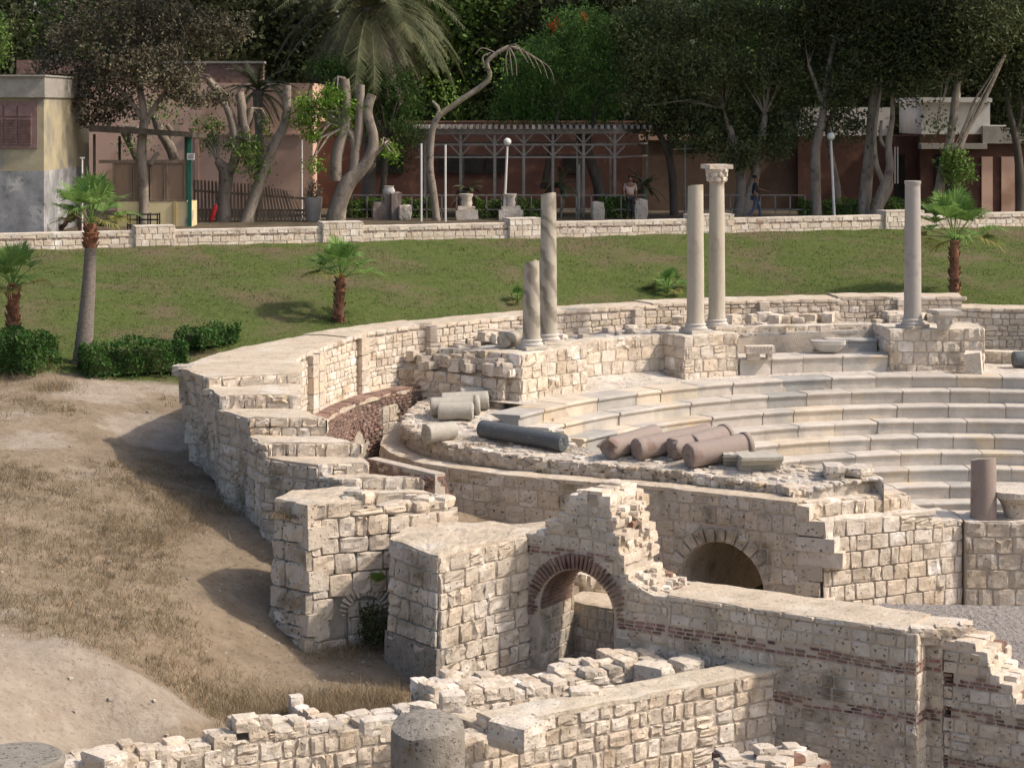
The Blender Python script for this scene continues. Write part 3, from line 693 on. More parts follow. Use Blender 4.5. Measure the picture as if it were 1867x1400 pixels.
holeA = lambda u, z: (abs(u - uc) < .82 and z < zc + .02) or (z >= zc - .05 and (u - uc) ** 2 + (z - zc) ** 2 < .84 ** 2)
masonry(mb, FA, uT, -7, ztg, ch=(.17, .26), sl=(.2, .4), seed=61, mt=4, dep=.022, rough=.015, hole=holeA, bands=[(-4.0, -3.86), (-5.20, -5.0)], blank=.08, tone=.95)
r_ = random.Random(12)
voussoirs(mb, lambda u, z, o: FA(u, z, o + (.045 if o > 0 else 0)), uc, zc, .80, 1.14, -8, 188, 36, .03, 2, r_, .02, .012, True, brick=True)
masonry(mb, FA, LA, -7.6, lambda u: zTop - .1, ch=(.19, .25), sl=(.24, .42), seed=63, mt=4, dep=.02, rough=.012, bands=BANDS, u_start=uT, tone=.97)
u = uT # coping slabs
while u < LA - .1:
    w = r_.uniform(.4, .7); w = min(w, LA - u); stone(mb, FA, [(u, zTop - .1), (u + w, zTop - .1), (u + w, zTop + .0), (u, zTop + .0)], .05, tuple(x for x in tint_stone(r_)), 4, r_, .006, .008); u += w
A0, A1_ = FA(uT, 0, 0), FA(LA, 0, 0); B0, B1_ = FA(uT, 0, -TA), FA(LA, 0, -TA)
top_sheet(mb, [A0, A1_], [B0, B1_], zTop + .02, amp=.02, edge=.05, nv=10)
# broken stones down the ruined shoulder, through the whole thickness
for (a, b) in zip(prof[:-1], prof[1:]):
    ua_, ub_ = a[0], max(b[0], a[0] + .08); zt_ = min(a[1], b[1]) if a[0] > uzA(1100, 0)[0] else (a[1] + b[1]) / 2
    k = 0.0
    while k < TA - .05:
        dd = rnd.uniform(.2, .36); c = FA((ua_ + ub_) / 2 + rnd.uniform(-.03, .03), 0, -k - dd / 2)
        rock(mb, (c[0], c[1], zt_ + rnd.uniform(-.13, -.02)), (ub_ - ua_ + .12, dd * 1.05, rnd.uniform(.14, .24)), 0, tint_stone(rnd), rz=math.atan2(-4, 6.47), boxy=.75); k += dd
for k in range(95): # ragged section face
    i = rnd.uniform(0, 1); px = 1112 + i * 105; j = [p for p in prof if p[0] <= uzA(px, 0)[0]]; zt_ = j[-1][1]; k2 = rnd.uniform(.05, TA)
    c = FA(uzA(px, 0)[0] + rnd.uniform(-.02, .08), 0, -k2); rock(mb, (c[0], c[1], zt_ - rnd.uniform(.0, .22)), (rnd.uniform(.14, .26), rnd.uniform(.16, .3), rnd.uniform(.08, .14)), rnd.choice([0, 0, 0, 0, 4, 5, 2]), tint_stone(rnd), rz=rnd.uniform(-.8, -.2), boxy=.8)
# brick soffit inside the arch
r2 = random.Random(3)
for i in range(30):
    t0, t1 = R(-4 + 188 * i / 30), R(-4 + 188 * (i + 1) / 30)
    for k in range(6):
        v = r2.uniform(.6, 1.2); a, b = .03 + k * .2, .03 + k * .2 + .185
        p = [FA(uc + .785 * math.cos(t), zc + .785 * math.sin(t), -o) for t, o in ((t0 + .01, a), (t1 - .01, a), (t1 - .01, b), (t0 + .01, b))]; mb.add(p, [(0, 1, 2, 3)], 2, (v, v, v))
Fj, Lj = flat(FA(uc - .8, 0, 0), FA(uc - .8, 0, -TA)); masonry(mb, Fj, Lj, -6.9, zc - .02, ch=(.24, .34), sl=(.3, .5), seed=65, mt=4, dep=.015)
awall = mb.build('arched_wall', WM)
meta(awall, 'wall with broken gable over a brick arch running on as a long flat-topped wall with dark brick bands', 'wall')
Fj, Lj = flat(FA(uc - .8, 0, 0), FA(uc - .8, 0, -TA)); 
# wall stub seen through the arch
mb = MB(); a, b = P(1034, 1200, 39.2), P(1160, 1200, 38.0)
core(mb, [a, b], [(a[0] + .5, a[1] + .8), (b[0] + .5, b[1] + .8)], -7, -5.25)
F, L = flat(a, b); masonry(mb, F, L, -6.9, -5.25, ch=(.2, .26), sl=(.18, .3), seed=71, mt=0, dep=.03)
top_sheet(mb, [a, b], [(a[0] + .5, a[1] + .8), (b[0] + .5, b[1] + .8)], -5.2)
for k in range(10): rock(mb, (a[0] + .3 + k * .12, a[1] + .7, -5.1 + rnd.uniform(0, .15)), (.3, .3, .25), 0, tint_stone(rnd))
meta(mb.build('inner_wall', WM), 'small coursed wall standing in shade just behind the brick arch', 'wall')

# pillar at the wall's right end, with a slot, and the lower wall after it
mb = MB(); EA, EB = QB, (7.9, 34.6)
def pillar(a, w, dpt, z0, z1, seed):
    d = Vector((.85, -.53)); n = Vector((.53, .85)); a = Vector(a)
    p = [a, a + d * w, a + d * w + n * dpt, a + n * dpt]
    mb.prism([tuple(q) for q in p], z0, z1 - .02, 3)
    for (s, e, sd) in ((p[0], p[1], 1), (p[1], p[2], 2), (p[3], p[0], 3)):
        F, L = flat(s, e); masonry(mb, F, L, z0, z1 - .02, ch=(.19, .25), sl=(.22, .42), seed=seed + sd, mt=0 if sd == 2 else 4, dep=.02, rough=.012, bands=BANDS)
    return p
p1_ = pillar((6.775, 34.0), .20, .6, -7.8, zTop - .04, 80)
p2_ = pillar((7.02, 34.38), .48, .9, -7.8, zTop - .14, 84)
q = pillar((7.0, 34.75), .75, .9, -5.0, zTop - .25, 87)
top_sheet(mb, [(6.75, 34.05), (7.15, 34.05), (7.65, 34.1)], [(7.0, 34.95), (7.6, 34.95), (8.15, 34.9)], [zTop + .0, zTop - .02, zTop - .04], amp=.03, edge=.08)
mb.prism([(6.85, 34.12), (7.6, 34.15), (8.05, 34.85), (7.3, 35.1)], zTop - .3, zTop - .03, 0)
for k in range(7): rock(mb, (7.0 + k * .15, 34.12 + .04 * k, zTop - .05 - .02 * (k % 3)), (.22, .3, .16), 0, tint_stone(rnd), rz=-.1, boxy=.85)
meta(mb.build('corner_pillar', WM), 'corner pillar with a narrow vertical slot ending the banded wall', 'pillar')
mb = MB(); a, b = (7.46, 34.15), (9.6, 32.82); F, L = flat(a, b)
pr = [line_uz(a, b, *p) for p in [(1715, 1180), (1742, 1184), (1778, 1190), (1800, 1205), (1806, 1222), (1822, 1240), (1845, 1258), (1853, 1285), (1880, 1300), (1940, 1330)]]
def zt2(u):
    for s, e in zip(pr[:-1], pr[1:]):
        if u <= e[0]: return min(s[1], e[1])
    return pr[-1][1]
core(mb, [F(-.35, 0, -.02)[:2], F(.02, 0, -.02)[:2]], [F(-.35, 0, -.9)[:2], F(.02, 0, -.9)[:2]], -8, -4.75)
extr_poly(mb, F, [(0, -7.8)] + [(L, -7.8), (L, pr[-1][1])] + [(u, z - .04) for u, z in pr[::-1] if 0 <= u < L], 1.0, 3)
masonry(mb, F, L, -7.7, zt2, ch=(.2, .27), sl=(.24, .42), seed=91, mt=4, dep=.025, rough=.015, bands=[(-5.38, -5.22), (-5.98, -5.8), (-6.82, -6.66)], tone=1.02)
for s, e in zip(pr[:-1], pr[1:]):
    k = 0
    while k < .95:
        dd = rnd.uniform(.2, .32); w = e[0] - s[0]; n_ = max(1, int(w / .28))
        for j in range(n_):
            c = F(s[0] + w * (j + .5) / n_, 0, -k - dd / 2); rock(mb, (c[0], c[1], min(s[1], e[1]) + rnd.uniform(-.03, .07)), (w / n_ * 1.1, dd * 1.05, rnd.uniform(.14, .24)), 2 if rnd.random() < .08 else 0, tint_stone(rnd), rz=-.56, boxy=.8)
        k += dd
meta(mb.build('ruined_wall', WM), 'low ruined wall with brick bands sloping down to the right of the corner pillar', 'wall')

# ------------------------------------------------------------------ wing of the seating: front wall, platform, return face
front = [G(735, 762, -3.95)[:2], G(702, 788, -4.15)[:2], G(694, 809, -4.3)[:2], G(711, 823, -4.38)[:2]] + [G(px, py, -4.4)[:2] for px, py in ((756, 840), (840, 854), (925, 864), (1011, 872), (1097, 878), (1183, 884), (1268, 893), (1354, 903), (1454, 914))]
zfr = [-3.98, -4.15, -4.3, -4.38] + [-4.4] * 9
Fw, Lw = pathF(front)
def offs(pts, d_):
    v = [Vector(p) for p in pts]; out = []
    for i in range(len(v)):
        t = (v[min(i + 1, len(v) - 1)] - v[max(0, i - 1)]).normalized(); out.append(tuple(v[i] - Vector((t.y, -t.x)) * d_))
    return out
# photo column -> u along the front path
def uw(px):
    best = (1e9, 0)
    for q in range(0, int(Lw / .02)):
        p = Fw(q * .02, 0, 0); e = abs(CX + p[0] / p[1] * FPX - px)
        if e < best[0] and q * .02 > 2: best = (e, q * .02)
    return best[1]
ucw = uw(1316); pC = Fw(ucw, 0, 0); zcw = CZ - (1072 - HY) * pC[1] / FPX; rA = 1.07
cw = [0]
for a, b in zip(front[:-1], front[1:]): cw.append(cw[-1] + math.hypot(b[0] - a[0], b[1] - a[1]))
def zfw(u):
    for i in range(len(cw) - 1):
        if u <= cw[i + 1]: k = (u - cw[i]) / (cw[i + 1] - cw[i]); return zfr[i] * (1 - k) + zfr[i + 1] * k
    return -4.4
mb = MB(); off = offs(front, .6)
nL = 40
def seg_core(u0, u1):
    U = [u0 + (u1 - u0) * i / 24 for i in range(25)]
    core(mb, [Fw(u, 0, 0)[:2] for u in U], [Fw(u, 0, -.6)[:2] for u in U], -8.7, [zfw(u) - .03 for u in U])
seg_core(0, ucw - rA); seg_core(ucw + rA, Lw)
arch = [(ucw + rA * math.cos(R(a)), zcw + rA * math.sin(R(a))) for a in range(180, -1, -5)]
extr_poly(mb, Fw, arch + [(ucw + rA, -4.43), (ucw - rA, -4.43)], .6, 3)
U = [Lw * i / 60 for i in range(61)]
top_sheet(mb, [Fw(u, 0, .02)[:2] for u in U], [Fw(u, 0, -.62)[:2] for u in U], [zfw(u) for u in U], amp=.025, edge=.03, nv=5)
holeW = lambda u, z: (abs(u - ucw) < rA and z < zcw) or (z >= zcw - .1 and (u - ucw) ** 2 + (z - zcw) ** 2 < (rA + .03) ** 2)
masonry(mb, Fw, Lw, -8.2, lambda u: zfw(u) - .02, ch=(.34, .42), sl=(.26, .62), seed=101, mt=4, dep=.03, rough=.018, hole=holeW, tone=1.0)
voussoirs(mb, lambda u, z, o: Fw(u, z, o + (.05 if o > 0 else 0)), ucw, zcw, rA, rA + .34, -4, 184, 15, .04, 4, random.Random(2), .012, .012, tone=1.02)
# passage behind the arch
d_ = (Vector(Fw(ucw, 0, -1)[:2]) - Vector(Fw(ucw, 0, 0)[:2])).normalized(); rows = []
for k in range(17):
    q = []
    for (u, z) in [(ucw - rA, -7.6)] + arch + [(ucw + rA, -7.6)]:
        p = Fw(u, z, 0); q.append((p[0] + d_.x * k * .5, p[1] + d_.y * k * .5, z))
    rows.append(q)
mb.grid(rows, 4); mb.add(rows[-1], [tuple(range(len(rows[-1])))], 4)
# ragged toothing at the right-hand corner
rr_ = random.Random(6)
for k in range(10):
    z = -4.5 - k * .34; w = [.25, .6, .8, .95, .5, .45, .75, .5, .8, .8][k]; c = Fw(Lw, 0, -.25); mb.box((c[0] + w / 2 - .05, c[1] - .02 - .16 * w, z - .16), (w + .1, .5, .325), -.40, 4 if k % 3 else 0, tint_stone(rr_), jit=.03)
# return face and its set-back tiers
K0, K1 = (7.05, 44.72), (10.55, 46.3)
F, L = flat(K0, K1)
ztK = lambda u: -4.82 if u < 2.35 else (-4.95 if u < 3.1 else -5.08)
core(mb, [K0, K1], [(6.9, 46.2), (10.2, 47.6)], -8.7, -5.1); core(mb, [K0, F(2.9, 0, 0)[:2]], [(6.9, 46.2), (9.3, 47.2)], -8.7, -4.86)
top_sheet(mb, [K0, F(3.1, 0, 0)[:2]], [(6.7, 46.0), (9.4, 47.1)], -4.82, mt=0, amp=.06); top_sheet(mb, [F(3.0, 0, 0)[:2], K1], [(9.3, 47.0), (10.2, 47.6)], -5.06, mt=0, amp=.05)
masonry(mb, F, L, -8.3, lambda u: ztK(u) - .02, ch=(.33, .4), sl=(.26, .55), seed=111, dep=.035, rough=.02, tone=1.04)
for (sb, z0, z1, ue, u0) in ((.42, -4.85, -4.52, 2.7, -.1), (.85, -4.55, -4.26, 2.2, -.3)):
    a = F(u0, 0, -sb)[:2]; b = F(ue, 0, -sb)[:2]; F2, L2_ = flat(a, b); core(mb, [a, b], [(a[0] - .2, a[1] + 1), (b[0] - .2, b[1] + 1)], z0 - .3, z1 - .03); masonry(mb, F2, L2_, z0, z1, ch=(.3, .34), sl=(.25, .5), seed=int(sb * 100), dep=.06, rough=.03, tone=1.05)
    for k in range(int(ue / .3)): c = F(u0 + k * .3 + .1, 0, -sb - .2); rock(mb, (c[0], c[1], z1 - .02), (.33, .4, .18), 0, tint_stone(rr_), rz=.42, boxy=.85)
wingw = mb.build('wing_wall', WM)
meta(wingw, 'tall ashlar wall with a wide round arch, carrying the rubble platform of fallen columns', 'wall')

# platform of rubble behind it
NB = 64
def resample(pts, n):
    v = [Vector(p[:2]) for p in pts]; c = [0]
    for a, b in zip(v[:-1], v[1:]): c.append(c[-1] + (b - a).length)
    out = []
    for i in range(n):
        t = c[-1] * i / (n - 1); k = 0
        while k < len(c) - 2 and c[k + 1] < t: k += 1
        out.append(v[k].lerp(v[k + 1], (t - c[k]) / (c[k + 1] - c[k])))
    return out
fr = resample([Fw(u, 0, -.64)[:2] for u in [Lw * i / 80 for i in range(1, 81)]] + [(7.1, 45.5), (8.6, 46.4)], NB)
bk = resample([onplat(*p) for p in ((752, 748), (800, 712), (880, 700), (960, 712), (1000, 735), (1020, 790), (1050, 814), (1090, 819), (1200, 823), (1385, 829), (1430, 846), (1530, 858), (1590, 868), (1612, 880))], NB)
mb = MB(); rows = []
for i in range(NB):
    row = []; a, b = fr[i], bk[i]; row.append((a.x, a.y, -5.2))
    for j in range(41):
        p = a.lerp(b, j / 40); z = zplat(p.x, p.y) + .045 * noise.noise(Vector((p.x * 2.2, p.y * 2.2, 0))) + .05 * noise.noise(Vector((p.x * 7, p.y * 7, 0))); row.append((p.x + .03 * noise.noise(Vector((p.y * 5, p.x * 5, 2))), p.y, z - (.04 if j in (0, 40) else 0)))
    row.append((b.x, b.y, -5.2)); rows.append(row)
mb.grid(rows, 5); mb.add(rows[0], [tuple(range(len(rows[0])))], 5); mb.add(rows[-1], [tuple(range(len(rows[-1])))], 5)
rr_ = random.Random(17)
for k in range(460): # set stones, denser along the broken kerb
    i = rr_.randrange(NB - 1); t = rr_.random() ** (2.2 if k % 2 else 1); p = fr[i].lerp(bk[i], t); s_ = rr_.uniform(.1, .26)
    rock(mb, (p.x, p.y, zplat(p.x, p.y) - .01), (s_ * 1.4, s_, s_ * .34), rr_.choice([0, 4, 5, 5]), tint_stone(rr_), r=rr_, n=2)
for i in range(0, 300):
    u = .3 + (Lw - .4) * i / 300; p = Fw(u, 0, -.64 - rr_.uniform(-.03, .05)); rock(mb, (p[0], p[1], zplat(p[0], p[1]) - rr_.uniform(.02, .28)), (rr_.uniform(.16, .34), .2, rr_.uniform(.12, .2)), rr_.choice([4, 5, 0]), tuple(.85 * x for x in tint_stone(rr_)), r=rr_, n=2, rz=-.4)
meta(mb.build('rubble_platform', WM), 'sloping platform of packed white rubble on which the fallen columns lie', 'platform')

# wall further right, below the red stub
mb = MB(); a, b = (10.6, 46.15), (17.0, 45.7)
core(mb, [a, b], [(10.5, 47.5), (17, 47.2)], -8.7, -5.13); top_sheet(mb, [a, b], [(10.5, 47.5), (17, 47.2)], -5.1, mt=0, amp=.05)
F, L = flat(a, b); masonry(mb, F, L, -8.4, -5.12, ch=(.34, .44), sl=(.4, .65), seed=121, dep=.045, rough=.022, tone=.95)
meta(mb.build('ashlar_wall', WM), 'wall of big pitted ashlar blocks at the right edge, under the red column stub', 'wall')

# ------------------------------------------------------------------ marble seat rows
seating = thing('marble_seating', 'curved white marble seat rows of the theatre stepping down to the right', 'seating', (C[0], C[1], -7.0))
def seat_row(name, R0, z, t0, t1, seed, h=.34, parent=None, dpt=.66, lab=None):
    rs = random.Random(seed); mb = MB(); t = t0
    while t < t1:
        w = math.degrees(rs.uniform(.9, 1.75) / R0); e = min(t + w, t1); g = math.degrees(.014 / R0); n = 5
        o1, o2 = rs.uniform(-.022, .022), rs.uniform(-.014, .014); k = rs.random(); v = rs.uniform(.88, 1.08)
        tn = (v * .90, v * .92, v * .93) if k < .12 else ((v * 1.05, v * .98, v * .87) if k < (.18 if t < 30 else .5) else ((v * .74, v * .78, v * .81) if k > .965 else (v, v * .99, v * .97)))
        pf = [(dpt, -.01), (.10, 0), (.03, 0), (.0, -.015), (-.008, -.045), (0, -.075), (.03, -.095), (.05, -.12), (.055, -h - .05)]
        rows = []
        for i in range(n + 1):
            tt = t + g + (e - t - 2 * g) * i / n
            ch = .010 if i in (0, n) else 0
            rows.append([pol(tt, R0 + o1 + r + ch + .006 * noise.noise(Vector((tt * 2, r * 9, seed))), z + o2 + zz - ch * .4 + .006 * noise.noise(Vector((tt * 1.7, r * 6, seed + 5)))) for r, zz in pf])
        mb.grid(rows, 0, tn); mb.add(rows[0], [tuple(range(len(pf)))], 0, tn); mb.add(rows[-1], [tuple(range(len(pf)))[::-1]], 0, tn)
        t = e
    mb.grid([[pol(t_, R0 + .08, z - h - .1), pol(t_, R0 + .08, z - .03), pol(t_, R0 + dpt, z - .04)] for t_ in np.linspace(t0 + .05, t1 - .05, 40)], 1)
    o = mb.build(name, [M['marble'], M['joint']], parent)
    if lab: o['label'] = lab
    return o
for k in range(10):
    seat_row('seat_row', 14.15 - k * .6, -3.34 - k * .345, -26, [62, 60, 57, 50, 46, 44, 42, 40, 40, 40][k], 200 + k, .345, seating, dpt=.66 if k else .9)
mb = MB()   # ground between top row and podium
rows = []
for i in range(90):
    t = -26 + 81 * i / 89; rows.append([pol(t, 14.9 + 2.4 * j / 12, -3.37 + (.22 * max(0, (j - 3) / 9) if 30 < t < 42 else 0) + .04 * noise.noise(Vector((t, j * .6, 0)))) for j in range(13)])
mb.grid(rows, 5)
mb.build('walkway', WM, seating)

# ------------------------------------------------------------------ podium of the columns, with its terrace
mb = MB(); ZP = -2.1
def pier(t0, t1, rf, z1=ZP, z0=-3.5, seed=1, rb=17.4, ch=(.32, .4), sl=(.28, .55), tone=1.05):
    n = 6; T = [t0 + (t1 - t0) * i / n for i in range(n + 1)]
    core(mb, [pol(t, rf) for t in T], [pol(t, rb) for t in T], z0, z1 - .04); top_sheet(mb, [pol(t, rf - .01) for t in T], [pol(t, rb) for t in T], z1 - .01, mt=1, amp=.03, edge=.05, tint=(1.05, 1.1, 1.15))
    F, L = arcF(rf, t1, t0); masonry(mb, F, L, z0, z1, ch=ch, sl=sl, seed=seed, dep=.04, rough=.028, tone=tone)
    for (t, sg) in ((t1, 1), (t0, -1)):
        a, b = pol(t, rf), pol(t, rb)
        F, L = flat(b, a) if sg > 0 else flat(a, b); masonry(mb, F, L, z0, z1, ch=ch, sl=sl, seed=seed + 7 + sg, dep=.04, rough=.028, tone=tone)
pier(43.0, 53.2, 15.55, seed=130, z0=-3.6); pier(22.6, 29.4, 15.65, seed=133); pier(-5.6, 4.9, 15.55, seed=136)
pier(29.3, 43.2, 16.7, -2.16, -3.5, 139, 17.3); pier(4.8, 22.8, 17.35, -2.14, -3.5, 141, 17.8, ch=(.25, .34)); pier(-26, -5.5, 17.6, -3.0, -3.9, 143, 18.0)
core(mb, [pol(t, 17.2) for t in range(-6, 50, 3)], [pol(t, 19.7) for t in range(-6, 50, 3)], -3.5, -2.36)
top_sheet(mb, [pol(t, 17.2) for t in range(-6, 50, 3)], [pol(t, 19.7) for t in range(-6, 50, 3)], -2.32, mt=5, amp=.06, sub=.3, nv=12, tint=(.78, .8, .84))
rr_ = random.Random(23)
for k in range(60): t, r0 = rr_.uniform(-5, 50), rr_.uniform(17.3, 19.5); c = pol(t, r0); rock(mb, (c[0], c[1], -2.27), (rr_.uniform(.15, .5), rr_.uniform(.15, .4), .2), 0, tint_stone(rr_), r=rr_, n=2)
for (t0, t1, z1) in ((38, 45, -2.0), (7, 13, -2.02), (13, 24, -1.96), (-3, 2, -2.0)):
    for k in range(14): t = rr_.uniform(t0, t1); c = pol(t, rr_.uniform(18.6, 19.3)); rock(mb, (c[0], c[1], z1 - rr_.uniform(.05, .2)), (.5, .35, .28), 0, tint_stone(rr_), r=rr_, boxy=.8)
for k in range(55): # collapsed fill falling from pier to passage
    t = rr_.uniform(52.4, 53.9); r0 = rr_.uniform(15.9, 19.4); c = pol(t, r0); rock(mb, (c[0], c[1], -2.3 - (t - 52.5) * .2 + rr_.uniform(-.1, .1)), (rr_.uniform(.3, .6), rr_.uniform(.25, .4), rr_.uniform(.2, .34)), rr_.choice([0, 0, 4, 1]), tint_stone(rr_), r=rr_, boxy=.85)
F, L = flat(pol(54.25, 19.6), pol(54.25, 15.9)); masonry(mb, F, L, -4.4, -2.75, ch=(.25, .4), sl=(.25, .5), seed=88, dep=.05, rough=.05)
core(mb, [pol(t, 16) for t in (50, 53, 54.2)], [pol(t, 19.6) for t in (50, 53, 54.2)], -4.5, [-2.35, -2.5, -2.9], 1)
podium = mb.build('column_podium', WM)
meta(podium, 'rough stone podium with projecting piers carrying the standing columns above the seats', 'podium')
upper = thing('upper_bench', 'short raised marble bench in the niche between the middle and right column pairs', 'bench', pol(14, 15.7, -3.4))
seat_row('bench_slab', 15.55, -2.88, 5.0, 22.4, 300, .5, upper, dpt=1.2)
seat_row('back_slab', 16.5, -2.52, 5.2, 10.4, 303, .38, upper, dpt=.7)

# ------------------------------------------------------------------ standing columns
def column(px, ybase, ytop, r, mtl, label, group=None, zb=ZP, cap=False, base=True, tiltx=0, lean_=0, flute=0, broken=.05, neck=False, wob=.03, basecol=None):
    x, y, _ = G(px, ybase, zb); H = (ybase - ytop) * y / FPX
    t = thing('column', label, 'column', (x, y, zb), group)
    h0 = 0
    if base:
        b = MB(); s = r * 2.75; b.box((x, y, zb + .05), (s, s, .10), R(20 + px % 30), 0, (1.05, 1.03, 1.0), jit=.012)
        b.lathe((x, y, zb + .10), [(r * 1.32, 0), (r * 1.36, .03), (r * 1.34, .06), (r * 1.2, .075), (r * 1.14, .10), (r * 1.2, .13), (r * 1.24, .15), (r * 1.2, .17), (r * 1.04, .185)], 28, 0, wob=.02)
        b.build('base', basecol or M['marble'], t); h0 = .28
    hs = H - h0 - (.58 if cap else 0); prof = []
    for i in range(23):
        k = i / 22; rr = r * (1 - .13 * k ** 1.4)
        if i == 0: rr *= 1.07
        if neck and i >= 22: rr *= 1.09
        prof.append((rr, h0 + hs * k))
    if neck: prof.insert(-1, (prof[-1][0], prof[-1][1] - .09)); prof.insert(-2, (prof[-2][0] * .93, prof[-1][1] - .11))
    s = MB(); s.lathe((x, y, zb), prof, 48 if flute else 32, 0, wob=wob * .6, flute=flute, toptilt=broken)
    sh = s.build('shaft', mtl, t)
    if cap:
        c = MB(); zc_ = zb + h0 + hs; rt = r * .87; n = 32; rows = []
        for j, (rr, zz) in enumerate([(1.0, 0), (1.08, .015), (1.0, .04), (1.06, .12), (1.12, .22), (1.24, .32), (1.46, .41), (1.62, .45)]):
            row = []
            for k in range(n):
                a = 2 * math.pi * k / n; lf = .11 * abs(math.sin(4 * a + (0 if j < 4 else .8))) * (1 if 2 < j < 7 else 0) + .05 * noise.noise(Vector((math.cos(a) * 4, math.sin(a) * 4, j * .9)))
                row.append((x + rt * (rr + lf) * math.cos(a), y + rt * (rr + lf) * math.sin(a), zc_ + zz))
            rows.append(row)
        c.grid(rows, 0, close=True)
        for ring, (rr, zz, m_, ofs) in enumerate(((1.1, .14, 8, 0), (1.22, .28, 8, .39), (1.5, .40, 4, .785))):   # acanthus tips and corner volutes, worn
            for k in range(m_):
                a = 2 * math.pi * k / m_ + ofs; rock(c, (x + rt * rr * math.cos(a), y + rt * rr * math.sin(a), zc_ + zz), (.13, .16, .15 if ring < 2 else .12), 0, (1, 1, 1), rz=a, boxy=.3)
        ab = []; w = rt * 1.72
        for k in range(4):
            for j in range(5):
                q = -1 + j / 2.5; cc = 1 - .14 * (1 - q * q) if False else 1 - .12 * (1 - abs(q) ** 2); p = (w * cc, w * q * .98); a = R(15 + 90 * k); ab.append((x + p[0] * math.cos(a) - p[1] * math.sin(a), y + p[0] * math.sin(a) + p[1] * math.cos(a)))
        c.prism(ab, zc_ + .45, zc_ + .58, 0, (1.05, 1.04, 1.02))
        c.build('capital', M['stone'], t)
    return t
column(969, 636, 480, .245, M['greymarble'], 'shorter broken column of veined marble standing in front of a taller one', broken=.10)
column(1000, 626, 354, .245, M['greymarble'], 'tall column with spiral grey veins behind the short broken column', broken=.05)
column(1268, 606, 338, .262, M['fluted'], 'cream column with a crack across its shaft, left of the column with a capital', flute=.006, broken=.03)
column(1307, 598, 300, .255, M['fluted'], 'cream column still carrying its carved leafy capital', cap=True, flute=.006, broken=0)
column(1664, 597, 330, .262, M['greygranite'], 'lone smooth grey column on the right-hand pier', neck=True, broken=0, wob=.01)

def lying(name, A_, B_, r, mtl, label, group, cat='fallen column', r2=None, n=32, collar=None, wob=.03, chip=.0):
    a, b = Vector(A_), Vector(B_); r2 = r2 or r; d = (b - a).normalized(); L = (b - a).length
    up = Vector((0, 0, 1)); x = d.cross(up).normalized(); y = x.cross(d); mb = MB(); rows = []
    prof = [(0, r * .96), (.02, r)] + [(L * i / 16, r + (r2 - r) * i / 16) for i in range(1, 16)] + [(L - .02, r2), (L, r2 * .96)]
    if collar: prof = prof[:-2] + [(L - .14, r2), (L - .13, r2 * 1.1), (L - .01, r2 * 1.1), (L, r2 * 1.05)]
    for s, rr in prof:
        row = []
        for k in range(n):
            t = 2 * math.pi * k / n; q = 1 + wob * noise.noise(Vector((math.cos(t) * 1.3, math.sin(t) * 1.3, s * 1.1 + r * 40)))
            e = chip * noise.noise(Vector((math.cos(t) * 2, math.sin(t) * 2, 9 + a.x))) if s <= .02 else 0
            row.append(tuple(a + d * (s + e) + (x * math.cos(t) + y * math.sin(t)) * rr * q))
        rows.append(row)
    mb.grid(rows, 0, smooth=True, close=True)
    for row, s, rr, sg in ((rows[0], 0, r, -1), (rows[-1], L, r2, 1)):
        rws = [row]
        for f in (.7, .4, .12): rws.append([tuple(a + d * (s + sg * .012 + .03 * noise.noise(Vector((k * .5, f * 4, r * 30)))) + (x * math.cos(2 * math.pi * k / n) + y * math.sin(2 * math.pi * k / n)) * rr * f) for k in range(n)])
        mb.grid(rws, 0, close=True); mb.add(rws[-1], [tuple(range(n))], 0)
    o = mb.build(name, mtl); return meta(o, label, cat, group)
def lie(px1, py1, px2, py2, r, mtl, label, group, **k):
    r2 = k.get('r2') or r; return lying('fallen_column', onplat(px1, py1, r + .015), onplat(px2, py2, r2 + .015), r, mtl, label, group, **k)
gP, gG = 'pink granite column pieces on the platform', 'grey column pieces on the platform'
lie(878, 781, 1028, 807, .225, M['black'], 'long dark grey granite column lying on the rubble platform', None, wob=.01)
lie(1109, 818, 1196, 792, .27, M['pink'], 'leftmost pink granite drum with a ragged end face', gP, chip=.2, wob=.06)
lie(1160, 819, 1292, 791, .27, M['pink'], 'second pink granite drum from the left, long and pale', gP, chip=.04)
lie(1224, 818, 1300, 801, .27, M['pink'], 'darker pink granite piece wedged between two longer pink drums', gP, chip=.12)
lie(1262, 812, 1325, 793, .27, M['pink'], 'pink granite drum mostly hidden behind the frontmost one', gP, collar=True)
lie(1255, 831, 1364, 811, .30, M['pink'], 'frontmost pink granite column with a collar at its far end', gP, collar=True, chip=.03)
lie(800, 750, 862, 749, .235, M['drumgrey'], 'short grey drum lying in front of three longer grey ones', gG, wob=.01)
lie(786, 742, 874, 738, .25, M['drumgrey'], 'grey column piece directly behind the short front drum', gG, wob=.02, collar=True)
lie(806, 733, 890, 729, .25, M['drumgrey'], 'grey column piece in the middle of the grey stack of drums', gG, wob=.02)
lie(840, 722, 898, 719, .24, M['drumgrey'], 'grey column piece at the back of the grey group', gG, wob=.02)
lie(906, 714, 942, 713, .255, M['drumgrey'], 'short grey drum touching the foot of the left pier', gG, wob=.02)
lie(776, 791, 828, 783, .26, M['drumgrey'], 'grey drum broken off obliquely, alone at the left edge of the platform', gG, r2=.22, chip=.1)
a, b = G(918, 621, ZP + .22), G(948, 614, ZP + .22)
lying('fallen_column', a, b, .21, M['greymarble'], 'small drum with a dowel hole lying beside the short broken column', None)
a = G(1848, 655, -3.1); lying('fallen_column', a, (a[0] + 3, a[1] + .3, a[2]), .24, M['black'], 'dark grey column lying in the passage at the right edge', None, wob=.01)

def single(name, mb, mats, label, cat, group=None): return meta(mb.build(name, mats), label, cat, group)
